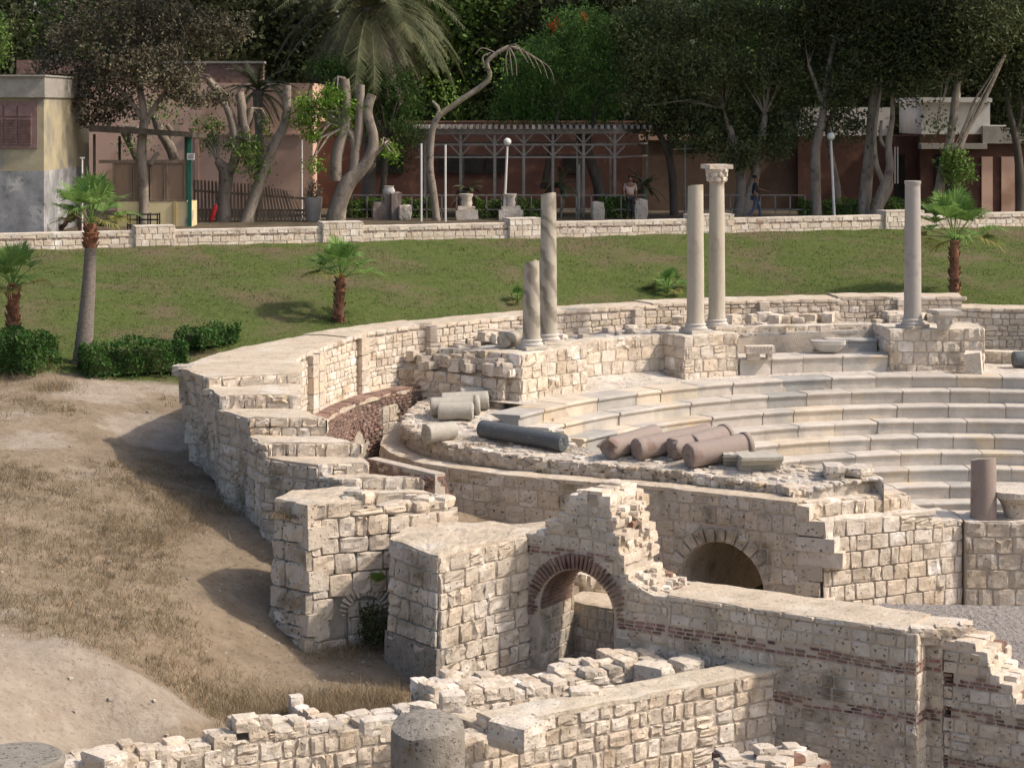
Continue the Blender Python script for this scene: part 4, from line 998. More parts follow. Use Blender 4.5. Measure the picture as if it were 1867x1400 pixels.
# flat base by the left pier, moulded cornice pieces, loose blocks
x, y, z = onplat(960, 724); mb = MB(); mb.box((x, y, z + .06), (.75, .5, .14), .2, 0, jit=.03); mb.box((x - .05, y, z + .17), (.6, .38, .09), .3, 0, jit=.03)
single('stone_base', mb, [M['stone']], 'flat pale stone base lying below the left pair of columns', 'stone')
def moulded(px, py, w, dpt, h, rz, label, dz=0):
    x, y, z = onplat(px, py); mb = MB(); pf = [(0, 0), (dpt * .62, 0), (dpt * .66, h * .3), (dpt * .8, h * .42), (dpt * .82, h * .6), (dpt * .96, h * .74), (dpt, h * .8), (dpt, h), (0, h)]
    ca, sa = math.cos(rz), math.sin(rz); rows = []
    for i in range(9):
        u = (i / 8 - .5) * w; rows.append([(x + (u + (.05 * noise.noise(Vector((j * 1.1, px, i))) if i in (0, 8) else 0)) * ca + (q - dpt / 2) * sa, y + u * sa - (q - dpt / 2) * ca, z + dz + zz + .012 * noise.noise(Vector((i * .8, j * .7, px)))) for j, (q, zz) in enumerate(pf)])
    mb.grid(rows, 0, close=True); mb.add(rows[0], [tuple(range(9))], 0); mb.add(rows[-1], [tuple(range(9))[::-1]], 0)
    return single('cornice_block', mb, [M['drumgrey']], label, 'stone block')
moulded(1342, 848, .62, .8, .32, -.1, 'grey moulded cornice fragment behind a larger one'); moulded(1384, 856, 1.0, .8, .36, .12, 'grey moulded cornice fragment with a rough broken left end')
rr_ = random.Random(61)
for px, py, s_, lb in ((1520, 868, .75, 'weathered boulder on the right corner of the platform'), (1565, 866, .8, 'flat grey slab tipped against the lowest visible seat row')):
    x, y, z = onplat(px, py); mb = MB(); rock(mb, (x, y, z + .12), (s_, s_ * .6, .34 if s_ < .8 else .2), 0, (1, 1, 1), r=rr_, boxy=.7, n=5); single('loose_block', mb, [M['stone2']], lb, 'stone block')
x, y, z = G(1386, 655, -2.88); mb = MB(); w = .85
mb.box((x, y + .15, z + .27), (w, .42, .22), .1, 0, jit=.012); mb.box((x - .2, y + .15, z + .09), (.36, .36, .18), .1, 0, jit=.02); mb.box((x + .28, y + .15, z + .09), (.16, .3, .18), .1, 0, jit=.02)
for k in range(8): mb.box((x - w / 2 + .07 + k * .1, y - .07, z + .36), (.05, .08, .07), .1, 0)
single('dentil_block', mb, [M['stone']], 'cream block with a row of small dentils standing on the bench', 'stone block')
x, y, z = G(1513, 644, -2.86); mb = MB(); rows = []
for (k, zz) in ((.5, 0), (.72, .08), (.9, .2), (1.0, .24), (1.0, .36)): rows.append([(x + .52 * k * math.copysign(abs(math.cos(a)) ** .5, math.cos(a)), y + .3 + .3 * k * math.copysign(abs(math.sin(a)) ** .5, math.sin(a)), z + zz) for a in [2 * math.pi * i / 24 for i in range(24)]])
mb.grid(rows, 0, close=True); mb.add(rows[-1], [tuple(range(24))], 0); mb.add(rows[0], [tuple(range(24))], 0)
single('marble_basin', mb, [M['marble']], 'boat-shaped grey marble block resting on the bench in the niche', 'stone block')
x, y, z = G(1721, 600, ZP); mb = MB(); mb.lathe((x, y, z), [(.2, 0), (.22, .1), (.26, .22), (.33, .36), (.42, .46)], 24, 0, wob=.2)
for k in range(8): rock(mb, (x + .27 * math.cos(k * .785), y + .27 * math.sin(k * .785), z + .28), (.14, .16, .2), 0, (1, 1, 1), r=rr_, boxy=.4)
mb.box((x, y, z + .53), (.78, .78, .13), .3, 0, jit=.03); single('column_capital', mb, [M['marble']], 'loose carved capital set on the pier beside the lone grey column', 'capital')
x, y, z = G(1777, 682, -3.36); mb = MB(); mb.box((x, y + .25, z + .31), (.55, .5, .62), -.3, 0, (1.05, 1.05, 1.05), jit=.05); single('loose_block', mb, [M['stone']], 'upright pale squared block at the foot of the right-hand pier', 'stone block')
# red stub and capital on the ashlar wall
x, y, z = P(1793, 949, 46.5); t = thing('column_stub', 'short broken stub of red granite column standing on the ashlar wall', 'column stub', (x, y, z - .1))
mb = MB(); mb.lathe((x, y, z - .1), [(.31, 0), (.305, .4), (.30, .9), (.295, 1.3), (.28, 1.56)], 32, 0, wob=.06, toptilt=.05); mb.build('shaft', M['pink'], t)
x, y, z = P(1856, 944, 46.6); mb = MB(); rows = []
for (k, zz) in ((.30, 0), (.34, .2), (.40, .36), (.50, .50), (.53, .54), (.53, .66)): rows.append([(x + k * (1.15 if zz > .5 else 1) * math.copysign(abs(math.cos(a)) ** .7, math.cos(a)), y + k * math.copysign(abs(math.sin(a)) ** .7, math.sin(a)), z + zz + .02 * noise.noise(Vector((a * 2, zz * 5, 1)))) for a in [2 * math.pi * i / 28 for i in range(28)]])
mb.grid(rows, 0, close=True); mb.add(rows[-1], [tuple(range(28))], 0); single('column_capital', mb, [M['stone2']], 'big worn plain capital beside the red stub at the right edge', 'capital')

# ------------------------------------------------------------------ foreground walls
def rubble_wall(name, a, b, zt, zb, th, label, seed, ch=(.2, .3), sl=(.2, .4), heads=True, tone=1.05, mtop=0, mt=0, left_end=True, right_end=False, hs=(.22, .42)):
    mb = MB(); F, L = flat(a, b); zf = zt if callable(zt) else (lambda u: zt); rr = random.Random(seed)
    U = [L * i / 24 for i in range(25)]
    core(mb, [F(u, 0, 0)[:2] for u in U], [F(u, 0, -th)[:2] for u in U], zb, [min(zf(u), zf(min(L, u + L / 24)), zf(max(0, u - L / 24))) - .05 for u in U], 3)
    masonry(mb, F, L, zb, lambda u: zf(u) - .03, ch=ch, sl=sl, seed=seed, mt=mt, dep=.045, rough=.025, tone=tone, gap=.014)
    p0, p1 = F(0, 0, 0), F(0, 0, -th); F0, L0 = flat(p1, p0); masonry(mb, F0, L0, zb, zf(.05) - .03, ch=ch, sl=sl, seed=seed + 1, mt=4, dep=.04, rough=.025)
    p0, p1 = F(L, 0, 0), F(L, 0, -th); F0, L0 = flat(p0, p1); masonry(mb, F0, L0, zb, zf(L - .05) - .03, ch=ch, sl=sl, seed=seed + 2, mt=4, dep=.04, rough=.025)
    if heads:
        u = 0
        while u < L:
            w = rr.uniform(*hs); k = 0
            while k < th - .05:
                dd = rr.uniform(.22, .38); c = F(u + w / 2, 0, -k - dd / 2 + .02)
                if rr.random() > .06: rock(mb, (c[0], c[1], zf(min(L, u + w / 2)) - .05 + rr.uniform(-.05, .07)), (w * .98, dd, rr.uniform(.16, .26)), rr.choice([0, 0, 4]), tuple(1.05 * x for x in tint_stone(rr)), r=rr, rz=math.atan2(b[1] - a[1], b[0] - a[0]) + rr.uniform(-.12, .12), boxy=.72)
                k += dd
            u += w
    else:
        top_sheet(mb, [F(u, 0, .03)[:2] for u in U], [F(u, 0, -th)[:2] for u in U], [zf(u) - .0 for u in U], mt=1, amp=.035, edge=.04, tint=(1.05, 1.08, 1.1))
    return meta(mb.build(name, WM), label, 'wall')
def st1(u): return -5.64 + .07 * math.sin(u * 1.9) - (.10 if u < 1.2 else 0) + (.16 if 3.6 < u < 4.2 else 0)
rubble_wall('rubble_wall', (-7.6, 30.2), (-1.25, 33.35), st1, -7.6, .55, 'low pale stone wall along the bottom left edge, ragged on top', 151, ch=(.24, .32), sl=(.22, .42))
rubble_wall('rubble_wall', (-1.35, 33.7), (3.42, 36.2), lambda u: -5.62 + .08 * math.sin(u * 2.3) + (.12 if u > 3.9 else 0) + (.1 if u < .7 else 0), -7.3, .85, 'rough tumbled rubble wall behind the smooth-topped foreground wall', 155, ch=(.22, .34), sl=(.22, .4), hs=(.18, .34))
rubble_wall('foreground_wall', (-.22, 32.18), (4.78, 35.35), lambda u: -5.47, -8.0, .68, 'foreground wall of warm sunlit blocks with smooth flat mortar top', 161, ch=(.2, .34), sl=(.22, .48), heads=False, tone=1.02)
rubble_wall('rubble_wall', (-.85, 31.78), (-.2, 32.2), lambda u: -5.72, -8, .6, 'short low stub of wall between the grey column and the foreground wall', 163, ch=(.26, .34), sl=(.3, .4), tone=1.08)
rubble_wall('rubble_wall', (-1.3, 33.5), (-.15, 32.35), lambda u: -5.66, -7.6, .5, 'short shaded cross wall with mortar top behind the grey column', 165, heads=False)
rubble_wall('rubble_wall', (-3.95, 34.9), (-3.05, 33.2), lambda u: -5.95 - .05 * u, -7, .25, 'thin low wall running back from the bottom left wall into dry grass', 167, sl=(.2, .3), hs=(.2, .3))
rr_ = random.Random(77)
for px, py, z, s_, lb in ((942, 1322, -5.32, (.78, .6, .42), 'big rounded block on the left end of the foreground wall'), (772, 1288, -5.28, (.34, .32, .30), 'small white block perched on the wall behind the grey column'), (825, 1268, -5.2, (.42, .4, .3), 'white angular block at the foot of the tall buttress'), (675, 1315, -5.42, (.3, .3, .24), 'little white stone perched left of the grey column'),
        (1065, 1260, -5.45, (.5, .4, .3), 'lumpy pale stone on the tumbled rubble wall, left of two more'), (1192, 1216, -5.5, (.62, .45, .32), 'pale stone in the middle of the tumbled rubble wall top'), (1252, 1207, -5.5, (.5, .5, .34), 'shaded rounded stone where the tumbled wall meets the banded wall'), (190, 1375, -5.5, (.62, .45, .26), 'big flat stone on top of the bottom left wall')):
    x, y, _ = G(px, py, z); mb = MB(); rock(mb, (x, y, z - s_[2] * .3), s_, 0, (1.05, 1.05, 1.04), r=rr_, boxy=.72, n=6); single('loose_block', mb, [M['stone']], lb, 'stone block')
# pile with bricks at the bottom edge
mb = MB(); x, y, z = G(1405, 1362, -5.55)
for k in range(70):
    a, b = rr_.uniform(-.75, .95), rr_.uniform(-.5, .6); rock(mb, (x + a, y + b - .1, z - .1 - .35 * abs(a) * abs(a) + rr_.uniform(-.25, .05)), (rr_.uniform(.2, .34), rr_.uniform(.2, .3), rr_.uniform(.1, .16)), rr_.choice([0, 0, 2]), tint_stone(rr_), r=rr_, boxy=.82, n=2)
mb.box((x, y, z - 1.2), (1.5, 1.0, 2.0), .5, 3)
for k in range(50):
    c = (x + .5 + rr_.uniform(-1.4, .9), y - .5 + rr_.uniform(-.3, .3), z - .36 - rr_.uniform(0, .3)); mb.box(c, (.26, .14, .07), rr_.uniform(0, 1), rr_.choice([2, 2, 0]), (1.1, 1.1, 1.1), jit=.01)
single('wall_remnant', mb, WM, 'crumbled remnant of stones and red bricks at the bottom edge', 'ruin')
# grey column stub and drum in the foreground
x, y, z = P(780, 1306, 27.0); t = thing('column', 'massive weathered grey column with chipped top standing at the bottom edge', 'column', (x, y, -7.5))
mb = MB(); n = 56; r0 = .505; rows = []
for i in range(27):
    zz = -7.5 + (z + 7.5) * i / 26; row = []
    for k in range(n):
        a = 2 * math.pi * k / n; q = 1 + .02 * noise.noise(Vector((math.cos(a) * 2, math.sin(a) * 2, zz * 2))); dzz = 0
        if i >= 25: dzz = -.13 * (.5 + .5 * math.cos(a + 2.15)) ** 2 - .10 * max(0, math.cos(a) - .35) + .03 * noise.noise(Vector((math.cos(a) * 4, math.sin(a) * 4, 0))) - (.04 if i == 26 else 0)
        row.append((x + r0 * q * math.cos(a) * (.97 if i == 26 else 1), y + r0 * q * math.sin(a) * (.97 if i == 26 else 1), zz + dzz))
    rows.append(row)
mb.grid(rows, 0, smooth=True, close=True); top = rows[-1]; rw = [top]
for f in (.85, .65, .4, .15): rw.append([(x + (p[0] - x) * f, y + (p[1] - y) * f, z + (p[2] - z) * f ** 2.2 + .02 * noise.noise(Vector((p[0] * f * 9, p[1] * f * 9, 0)))) for p in top])
mb.grid(rw, 0, close=True); mb.add(rw[-1], [tuple(range(n))], 0)
mb.build('shaft', M['concretecol'], t)
x, y, z = P(28, 1378, 25.5); mb = MB(); mb.lathe((x, y, -7.2), [(.60, 0), (.60, z + 7.2 - .16), (.57, z + 7.2 - .14), (.62, z + 7.2 - .10), (.62, z + 7.2 - .02), (.58, z + 7.2)], 48, 0, wob=.05, capmat=0)
single('column', mb, [M['concretecol']], 'flat-topped grey-brown column stump in the bottom left corner', 'column')

# gravel-topped shelter roof at the right
t = thing('shelter_roof', 'flat gravel-covered roof low behind the corner pillar', 'roof', (9, 36.5, -7.4))
cor = [G(1600, 1100, -5.2), G(1960, 1106, -5.2), G(1960, 1262, -5.3), G(1690, 1150, -5.25)]
mb = MB(); rows = []
for i in range(41):
    a = Vector(cor[0]).lerp(Vector(cor[3]), i / 40); b = Vector(cor[1]).lerp(Vector(cor[2]), i / 40); rows.append([tuple(a.lerp(b, j / 60) + Vector((0, 0, .02 * noise.noise(Vector((i * .9, j * .9, 0)))))) for j in range(61)])
mb.grid(rows, 0); mb.grid([rows[-1], [(p[0], p[1], p[2] - .07) for p in rows[-1]]], 1)
M['gravel'] = mat('gravel', (.30, .265, .235), (.44, .395, .355), 14, bump=1.5, bscale=30, pits=((.10, .08, .07), 26, .58))
mb.grid([[(p[0], p[1], p[2] - .08) for p in r] for r in (rows[0], rows[-1])], 1); mb.build('gravel_bed', [M['gravel'], M['iron']], t)
mb = MB()
for px, py in ((1845, 1205), (1815, 1190), (1900, 1235)): p = G(px, py, -5.3); mb.bar((p[0], p[1] + .1, -7.6), (p[0], p[1] + .1, -5.35), .06)
mb.build('support', [M['iron']], t)

# ------------------------------------------------------------------ foliage
def leaves(name, cen, size, aspect, mtl, parent=None, tintv=(.6, 1.3), updir=.0, hang=0.0, warm=.1):
    """cen (n,3): one quad leaf at each, random attitude"""
    n = len(cen); d = nrs.normal(size=(n, 3)); d[:, 2] -= hang * 2.5; d[:, 2] += updir; d /= np.linalg.norm(d, axis=1)[:, None]
    q = nrs.normal(size=(n, 3)); s = np.cross(d, q); s /= np.linalg.norm(s, axis=1)[:, None]
    L = size * nrs.uniform(.6, 1.4, n)[:, None]; W = L / aspect
    V = np.stack([cen - d * L / 2, cen + s * W / 2, cen + d * L / 2, cen - s * W / 2], 1).reshape(-1, 3)
    F = np.arange(4 * n).reshape(n, 4); t = nrs.uniform(tintv[0], tintv[1], n)[:, None] * np.array([1, 1, 1]); t = t * (1 + warm * nrs.uniform(-1, 1, (n, 1)) * np.array([1, 0, -1]))
    return np_mesh(name, V, F, np.repeat(t, 4, 0), [mtl] if not isinstance(mtl, list) else mtl, parent)
def cloud(blobs, n, clump=.35, per=9, shell=.55):
    """clumped points over ellipsoids (x,y,z,rx,ry,rz)"""
    w = np.array([b[3] * b[5] + b[3] * b[4] for b in blobs]); w = w / w.sum(); out = []
    for b, k in zip(blobs, (w * n).astype(int)):
        m = max(1, k // per); d = nrs.normal(size=(m, 3)); d /= np.linalg.norm(d, axis=1)[:, None]
        r = nrs.uniform(shell, 1.08, m)[:, None] * (1 + .18 * np.sin(d[:, :1] * 5 + b[0]) * np.sin(d[:, 2:] * 6 + b[2]))
        c = np.array(b[:3]) + d * r * np.array(b[3:])
        out.append(np.repeat(c, per, 0) + nrs.normal(size=(m * per, 3)) * clump)
    return np.concatenate(out)
def pb(lst, D, dk=.8):           # photo-measured blobs -> world, each with its own depth
    out = []
    for e in lst:
        px, py, rx, ry = e[:4]; dd = D + (e[4] if len(e) > 4 else rnd.uniform(-.8, .8)); c = P(px, py, dd); s = dd / FPX; out.append((*c, rx * s, max(rx, ry) * s * dk, ry * s))
    return out
def limb(mb, pts, D, wob=.12, n=10, mt=0, cut=False, ends=True):
    """pts (px,py,radius[,extra depth])"""
    P3 = [Vector(P(p[0], p[1], D + (p[3] if len(p) > 3 else 0))) for p in pts]; rr = [p[2] for p in pts]; out = []; ro = []
    for i in range(len(P3) - 1):
        a, b = P3[i], P3[i + 1]; pa, nb = P3[max(0, i - 1)], P3[min(len(P3) - 1, i + 2)]
        for j in range(4):
            t = j / 4; q = .5 * ((2 * a) + (b - pa) * t + (2 * pa - 5 * a + 4 * b - nb) * t * t + (3 * a - pa - 3 * b + nb) * t ** 3); out.append(q); ro.append(rr[i] * (1 - t) + rr[i + 1] * t)
    out.append(P3[-1]); ro.append(rr[-1])
    mb.tube(out, ro, n, mt, wob=wob, capmat=1 if cut else None)
TREES = 'trees of the park behind the low wall'
def tree(label, D, base, limbs, blobs=None, n=3000, size=.2, leaf='leafdark', bark='bark', clump=.35, aspect=2.2, cut=False, name='tree', group=TREES, hang=0, shell=.5, per=9, twig=True, tv=(.6, 1.3), up=None):
    x, y, _ = P(base, 0, D); t = thing(name, label, 'tree', (x, y, 0), group)
    mb = MB()
    for l in limbs: limb(mb, l, D, cut=cut)
    bl = pb(blobs, D) if blobs else []
    ub = [(P(px, 0, D)[0], D + rnd.uniform(-3.0, .5), z, 3.0, 2.8, 2.0) for px, z in up] if up else []
    if twig and bl:
        for b in bl[:10]:
            e = min([l[-1] for l in limbs], key=lambda q: (Vector(P(q[0], q[1], D)) - Vector(b[:3])).length); s = Vector(P(e[0], e[1], D)); g = Vector(b[:3])
            for k in range(3):
                q = g + Vector((rnd.uniform(-.6, .6) * b[3], rnd.uniform(-.5, .5) * b[4], rnd.uniform(-.5, .7) * b[5])); mid = s.lerp(q, .5) + Vector((rnd.uniform(-.3, .3), 0, .3)); mb.tube([s, mid, q], [e[2] * .5, e[2] * .3, .02], 5)
    mb.build('trunk', [M[bark], M['cut']], t)
    if bl: leaves('crown', cloud(bl, n, clump, per, shell), size, aspect, M[leaf], t, hang=hang, tintv=tv)
    if ub: leaves('upper_crown', cloud(ub, 1100 * len(ub), .4, 8, .2), .42, 1.8, M[leaf], t, tintv=tv)  # out-of-view foliage added above the crowns to shade the park
    return t

# far wall of trees: each with trunk and crown
far = [(-27, 97), (-21, 99), (-15.5, 96), (-10, 99), (-4.5, 97), (1, 99), (6.5, 96), (12, 99), (17.5, 97), (23, 99), (28.5, 97), (-24, 108), (-15, 107), (-6, 109), (3, 107), (12, 109), (21, 107), (30, 108), (-31, 104)]
kinds = ['dark evergreen', 'deep green broad-leaved', 'shadowy tall']
where = ['behind the low grey-parapet hut', 'behind the needle-leaved spreading tree', 'behind the brick parapet of the pink building', 'just left of the great date palm', 'directly behind the great date palm', 'behind the crooked tree with dry twigs', 'behind the left half of the pergola', 'behind the right end of the pergola', 'behind the lone grey column', 'behind the white upper storey', 'at the far right behind the hanging branches']
for i, (x, y) in enumerate(far):
    if i < 11: t = thing('tree', 'tall dark-crowned tree ' + where[i], 'tree', (x, y, 0), 'dark trees directly behind the park buildings')
    else: t = thing('tree', 'tall dense dark tree filling a gap in the second row behind the park buildings', 'tree', (x, y, 0), 'second row of dark trees behind the park')
    mb = MB(); mb.tube([(x, y, 0), (x + .3, y, 3), (x, y + .3, 7)], [.35, .28, .15], 8, wob=.1); mb.build('trunk', M['barkdark'], t)
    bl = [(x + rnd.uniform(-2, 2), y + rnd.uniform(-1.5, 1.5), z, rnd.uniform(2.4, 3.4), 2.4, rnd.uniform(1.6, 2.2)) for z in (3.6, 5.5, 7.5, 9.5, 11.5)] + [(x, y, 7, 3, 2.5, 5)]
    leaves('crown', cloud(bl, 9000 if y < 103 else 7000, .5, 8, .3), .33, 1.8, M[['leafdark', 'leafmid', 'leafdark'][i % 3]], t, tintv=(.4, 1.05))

row_back = [(-44 + 6.2 * i, 118 + 2 * (i % 2)) for i in range(15)]
for i, (x, y) in enumerate(row_back):
    t = thing('tree', 'very dark distant tree deep in the shaded mass behind the park', 'tree', (x, y, 0), 'darkest trees deepest behind the park')
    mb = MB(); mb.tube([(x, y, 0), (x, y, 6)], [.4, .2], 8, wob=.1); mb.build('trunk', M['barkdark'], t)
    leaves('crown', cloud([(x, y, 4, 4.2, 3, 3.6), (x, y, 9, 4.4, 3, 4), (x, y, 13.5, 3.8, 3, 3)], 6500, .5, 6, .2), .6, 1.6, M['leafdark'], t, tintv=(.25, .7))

# pruned and leafy trees of the park, left to right
tree('spreading tree with thick brown-green needles hanging over the hut and kiosk', 76, 262, [[(262, 412, .2), (262, 340, .19), (258, 270, .18), (262, 205, .16), (245, 120, .1)], [(262, 235, .12), (285, 190, .09), (330, 130, .06)], [(258, 215, .12), (225, 170, .08), (170, 130, .05)], [(275, 300, .1), (283, 285, .09), (290, 280, .07)]],
     [(230, 40, 110, 60), (130, 60, 60, 70), (320, 50, 90, 60), (260, 120, 110, 55), (170, 140, 70, 45), (120, 180, 38, 26), (210, 190, 60, 28), (320, 150, 50, 30), (345, 172, 45, 22), (395, 180, 40, 14), (180, 215, 40, 16), (400, 60, 60, 40), (90, 110, 45, 40)], 26000, .13, 'leafbrown', 'bark', .15, 1.7, per=22, shell=.3, tv=(.5, 2.2), up=[(200, 11.5), (450, 12)])
tree('small round dark bush tree at the left edge of the picture', 80, 0, [[(-5, 400, .15), (-5, 100, .1)]], [(-8, 75, 24, 55)], 1500, .14, 'leafmid', 'barkdark', .15)
tree('pair of leaning pale trunks with lopped ends behind the kiosk', 81, 320, [[(335, 400, .24), (318, 290, .22), (290, 235, .20), (281, 205, .17)], [(300, 395, .2), (250, 285, .2), (222, 232, .18)], [(308, 262, .12), (312, 240, .12), (304, 228, .1)]], [(250, 265, 25, 14), (300, 200, 35, 20)], 700, .14, 'leafmid', cut=True)
tree('stocky pollarded tree with several sawn stubs and leafy sprouts', 79.5, 408, [[(408, 409, .34), (408, 370, .27), (412, 318, .30), (402, 300, .2), (396, 292, .15)], [(412, 320, .24), (425, 300, .2), (432, 270, .2)], [(449, 262, .18), (445, 225, .19), (436, 169, .19)], [(432, 275, .2), (420, 210, .17), (395, 165, .16), (380, 147, .15)], [(420, 250, .12), (450, 225, .13), (457, 198, .13)]],
     [(380, 232, 30, 18), (385, 262, 20, 14), (452, 275, 34, 28), (470, 305, 14, 22), (440, 262, 30, 20), (486, 232, 12, 18)], 2600, .13, 'leafmid', cut=True, clump=.14)
tree('single bare curved trunk sawn off flat, bending to the right over the picket fence', 79, 452, [[(448, 409, .32), (455, 385, .25), (478, 320, .23), (500, 265, .2), (520, 222, .18), (523, 156, .17)]], [(462, 300, 16, 24)], 400, .13, 'leafmid', cut=True, twig=False)
tree('big pale pollarded tree with three sawn limbs and a ball of bright leaves', 79, 612, [[(612, 407, .42), (617, 375, .34), (633, 335, .34), (655, 312, .27), (672, 290, .23), (681, 255, .21), (670, 205, .2), (678, 173, .2)], [(630, 338, .27), (645, 310, .2), (647, 270, .18), (640, 245, .16), (626, 232, .14)], [(612, 330, .25), (615, 280, .24), (632, 215, .22), (628, 145, .2)], [(645, 290, .18), (655, 230, .19), (657, 155, .18)], [(680, 285, .1), (690, 275, .09), (697, 268, .07)]],
     [(590, 190, 40, 26), (560, 222, 34, 24), (622, 226, 30, 26), (548, 188, 20, 16), (605, 168, 26, 14), (640, 200, 18, 20), (575, 245, 22, 14), (705, 272, 20, 18), (716, 285, 14, 12), (575, 300, 14, 20)], 5200, .13, 'leafbright', cut=True, clump=.13, per=12, shell=.2, tv=(.45, 1.3))
tree('crooked leaning tree with a bare twisting branch and dry twigs', 80, 795, [[(797, 408, .17), (790, 350, .15), (784, 300, .14), (792, 225, .13), (830, 190, .12), (875, 160, .11), (893, 140, .1), (888, 115, .09), (905, 98, .09), (928, 85, .08)], [(792, 222, .11), (800, 200, .08), (788, 185, .05)], [(885, 125, .05), (880, 105, .04), (895, 97, .04)]] +
     [[(928, 85, .035), (955 + 14 * k, 92 + 9 * k, .02, .3 * k), (975 + 12 * k, 125 + 10 * k, .012, .4 * k)] for k in range(-1, 4)] + [[(928, 85, .035), (940 - k * 9, 110, .02), (942 - k * 8, 138, .012)] for k in range(3)] + [[(905, 98, .03), (880, 88, .02), (866, 100, .012)]],
     [(893, 128, 14, 10), (820, 170, 20, 14)], 260, .12, 'leafbright', twig=False)
tree('feathery bright green tree with orange blossoms above the pergola', 84, 1090, [[(1098, 402, .3), (1092, 340, .26), (1068, 270, .22), (1045, 225, .16)], [(1068, 270, .15), (1085, 210, .1)], [(990, 345, .15), (1000, 300, .14), (1012, 230, .11), (1020, 200, .08)]],
     [(985, 110, 75, 40), (1060, 95, 75, 45), (1110, 140, 55, 55), (960, 165, 60, 35), (1040, 170, 80, 45), (1100, 200, 50, 34), (930, 200, 45, 22), (985, 208, 50, 18), (1060, 45, 70, 30), (1120, 70, 50, 40)], 26000, .18, 'leafflame', 'barkdark', .19, 4.6, hang=.25, per=26, shell=.4, tv=(.4, 1.8))
c1, c2 = P(1065, 30, 83), P(1010, 46, 83)
leaves('blossom', np.array([c1] * 60 + [c2] * 60) + nrs.normal(size=(120, 3)) * .13, .12, 1.3, M['flower'], bpy.data.objects[[o.name for o in bpy.data.objects if o.get('label', '').startswith('feathery bright')][0]])
tree('feathery mid-green tree spreading right of the bright pollard', 82.5, 700, [[(690, 400, .16), (700, 330, .14), (705, 250, .1)]], [(700, 150, 60, 32), (640, 130, 50, 26), (735, 190, 40, 36), (690, 215, 55, 40), (745, 245, 34, 30), (600, 125, 45, 18), (650, 180, 40, 26), (715, 285, 36, 22)], 15000, .16, 'leafflame', 'barkdark', .2, 4, hang=.3, per=14, shell=.4, tv=(.35, .9))
tree('huge dark-leaved tree on two diverging pale trunks behind the column pair', 83, 1352, [[(1345, 400, .26), (1352, 340, .22), (1345, 290, .18), (1330, 230, .14)], [(1352, 400, .26), (1372, 340, .22), (1382, 285, .18), (1395, 210, .13)], [(1340, 300, .1), (1335, 270, .09), (1320, 200, .06)]],
     [(1150, 60, 50, 50), (1230, 40, 70, 50), (1330, 40, 80, 50), (1430, 50, 70, 60), (1190, 120, 60, 50), (1280, 130, 80, 50), (1380, 130, 80, 50), (1460, 140, 60, 45), (1170, 185, 45, 36), (1250, 200, 70, 40), (1340, 210, 70, 40), (1430, 205, 60, 34), (1290, 255, 70, 28), (1400, 262, 55, 26), (1460, 240, 35, 22), (1350, 285, 45, 18), (1500, 90, 30, 50)], 52000, .17, 'leafdark', 'bark', .19, 2.6, hang=.1, per=26, shell=.35, tv=(.6, 2.2), up=[(1320, 12.5), (1460, 11.5)])
tree('dark thin-trunked tree standing just right of the pergola', 84, 1222, [[(1230, 400, .2), (1226, 320, .17), (1215, 270, .15), (1195, 235, .12)], [(1218, 280, .1), (1222, 240, .09), (1215, 200, .07)]], [(1190, 220, 40, 20), (1200, 160, 40, 30)], 1800, .18, 'leafdark', 'barkdark')
tree('tall smooth grey tree forking beside the right-hand lamp', 82, 1490, [[(1488, 396, .26), (1487, 340, .22), (1488, 270, .2), (1500, 215, .17), (1510, 130, .12), (1525, 60, .09), (1542, -20, .06)], [(1502, 195, .12), (1490, 160, .09), (1474, 118, .07)], [(1495, 215, .1), (1512, 190, .07), (1525, 165, .04)]], [(1545, 60, 40, 60), (1480, 60, 40, 50), (1535, 160, 30, 40), (1520, 0, 60, 40)], 9000, up=[(1510, 12)], size=.18, leaf='leafdark', bark='bark')
tree('slim pale trunk leaning against the lamp post', 82.5, 1525, [[(1528, 396, .2), (1525, 340, .18), (1514, 280, .12), (1508, 220, .08)]], [(1550, 230, 40, 22), (1520, 200, 26, 18)], 1200, .18, 'leafdark', 'bark')
tree('tall straight grey-barked tree left of the twisted trunks', 82, 1582, [[(1572, 396, .3), (1580, 330, .25), (1588, 245, .22), (1594, 170, .2), (1606, 100, .14), (1612, 20, .1)]], [(1600, 40, 60, 50), (1640, 90, 50, 45), (1570, 110, 40, 40), (1650, 20, 60, 40)], 11000, up=[(1600, 12)], size=.18, leaf='leafdark', bark='bark')
tree('twisted trunks with a split stump and crossing branches', 81.5, 1605, [[(1596, 396, .3), (1605, 360, .22), (1622, 310, .18), (1620, 265, .14), (1627, 215, .11), (1627, 175, .08)], [(1592, 396, .2), (1612, 345, .14), (1598, 300, .1), (1595, 240, .08), (1607, 160, .06)], [(1605, 375, .16), (1622, 345, .13), (1625, 318, .05)], [(1624, 280, .08), (1606, 255, .07), (1607, 220, .06)]], [(1660, 150, 40, 30), (1620, 130, 40, 35)], 3000, .18, 'leafdark', 'bark')
tree('tall dark slanting tree over the white building, with small creeper', 81, 1715, [[(1705, 400, .24), (1716, 325, .2), (1735, 240, .18), (1742, 180, .16), (1752, 90, .1), (1760, 0, .08)]], [(1700, 40, 60, 50), (1770, 40, 70, 50), (1740, 100, 50, 30), (1680, 95, 40, 34), (1709, 232, 9, 16)], 14000, up=[(1720, 12), (1790, 13)], size=.18, leaf='leafdark', bark='bark', tv=(.5, 1.4))
tree('bare pole-like trunk slanting up to the right across the white wall', 81, 1750, [[(1745, 400, .13), (1749, 290, .12), (1760, 245, .12), (1795, 180, .1), (1832, 100, .08)]], [(1748, 310, 26, 32), (1735, 290, 18, 20)], 1500, .16, 'leafmid', 'bark', clump=.15)
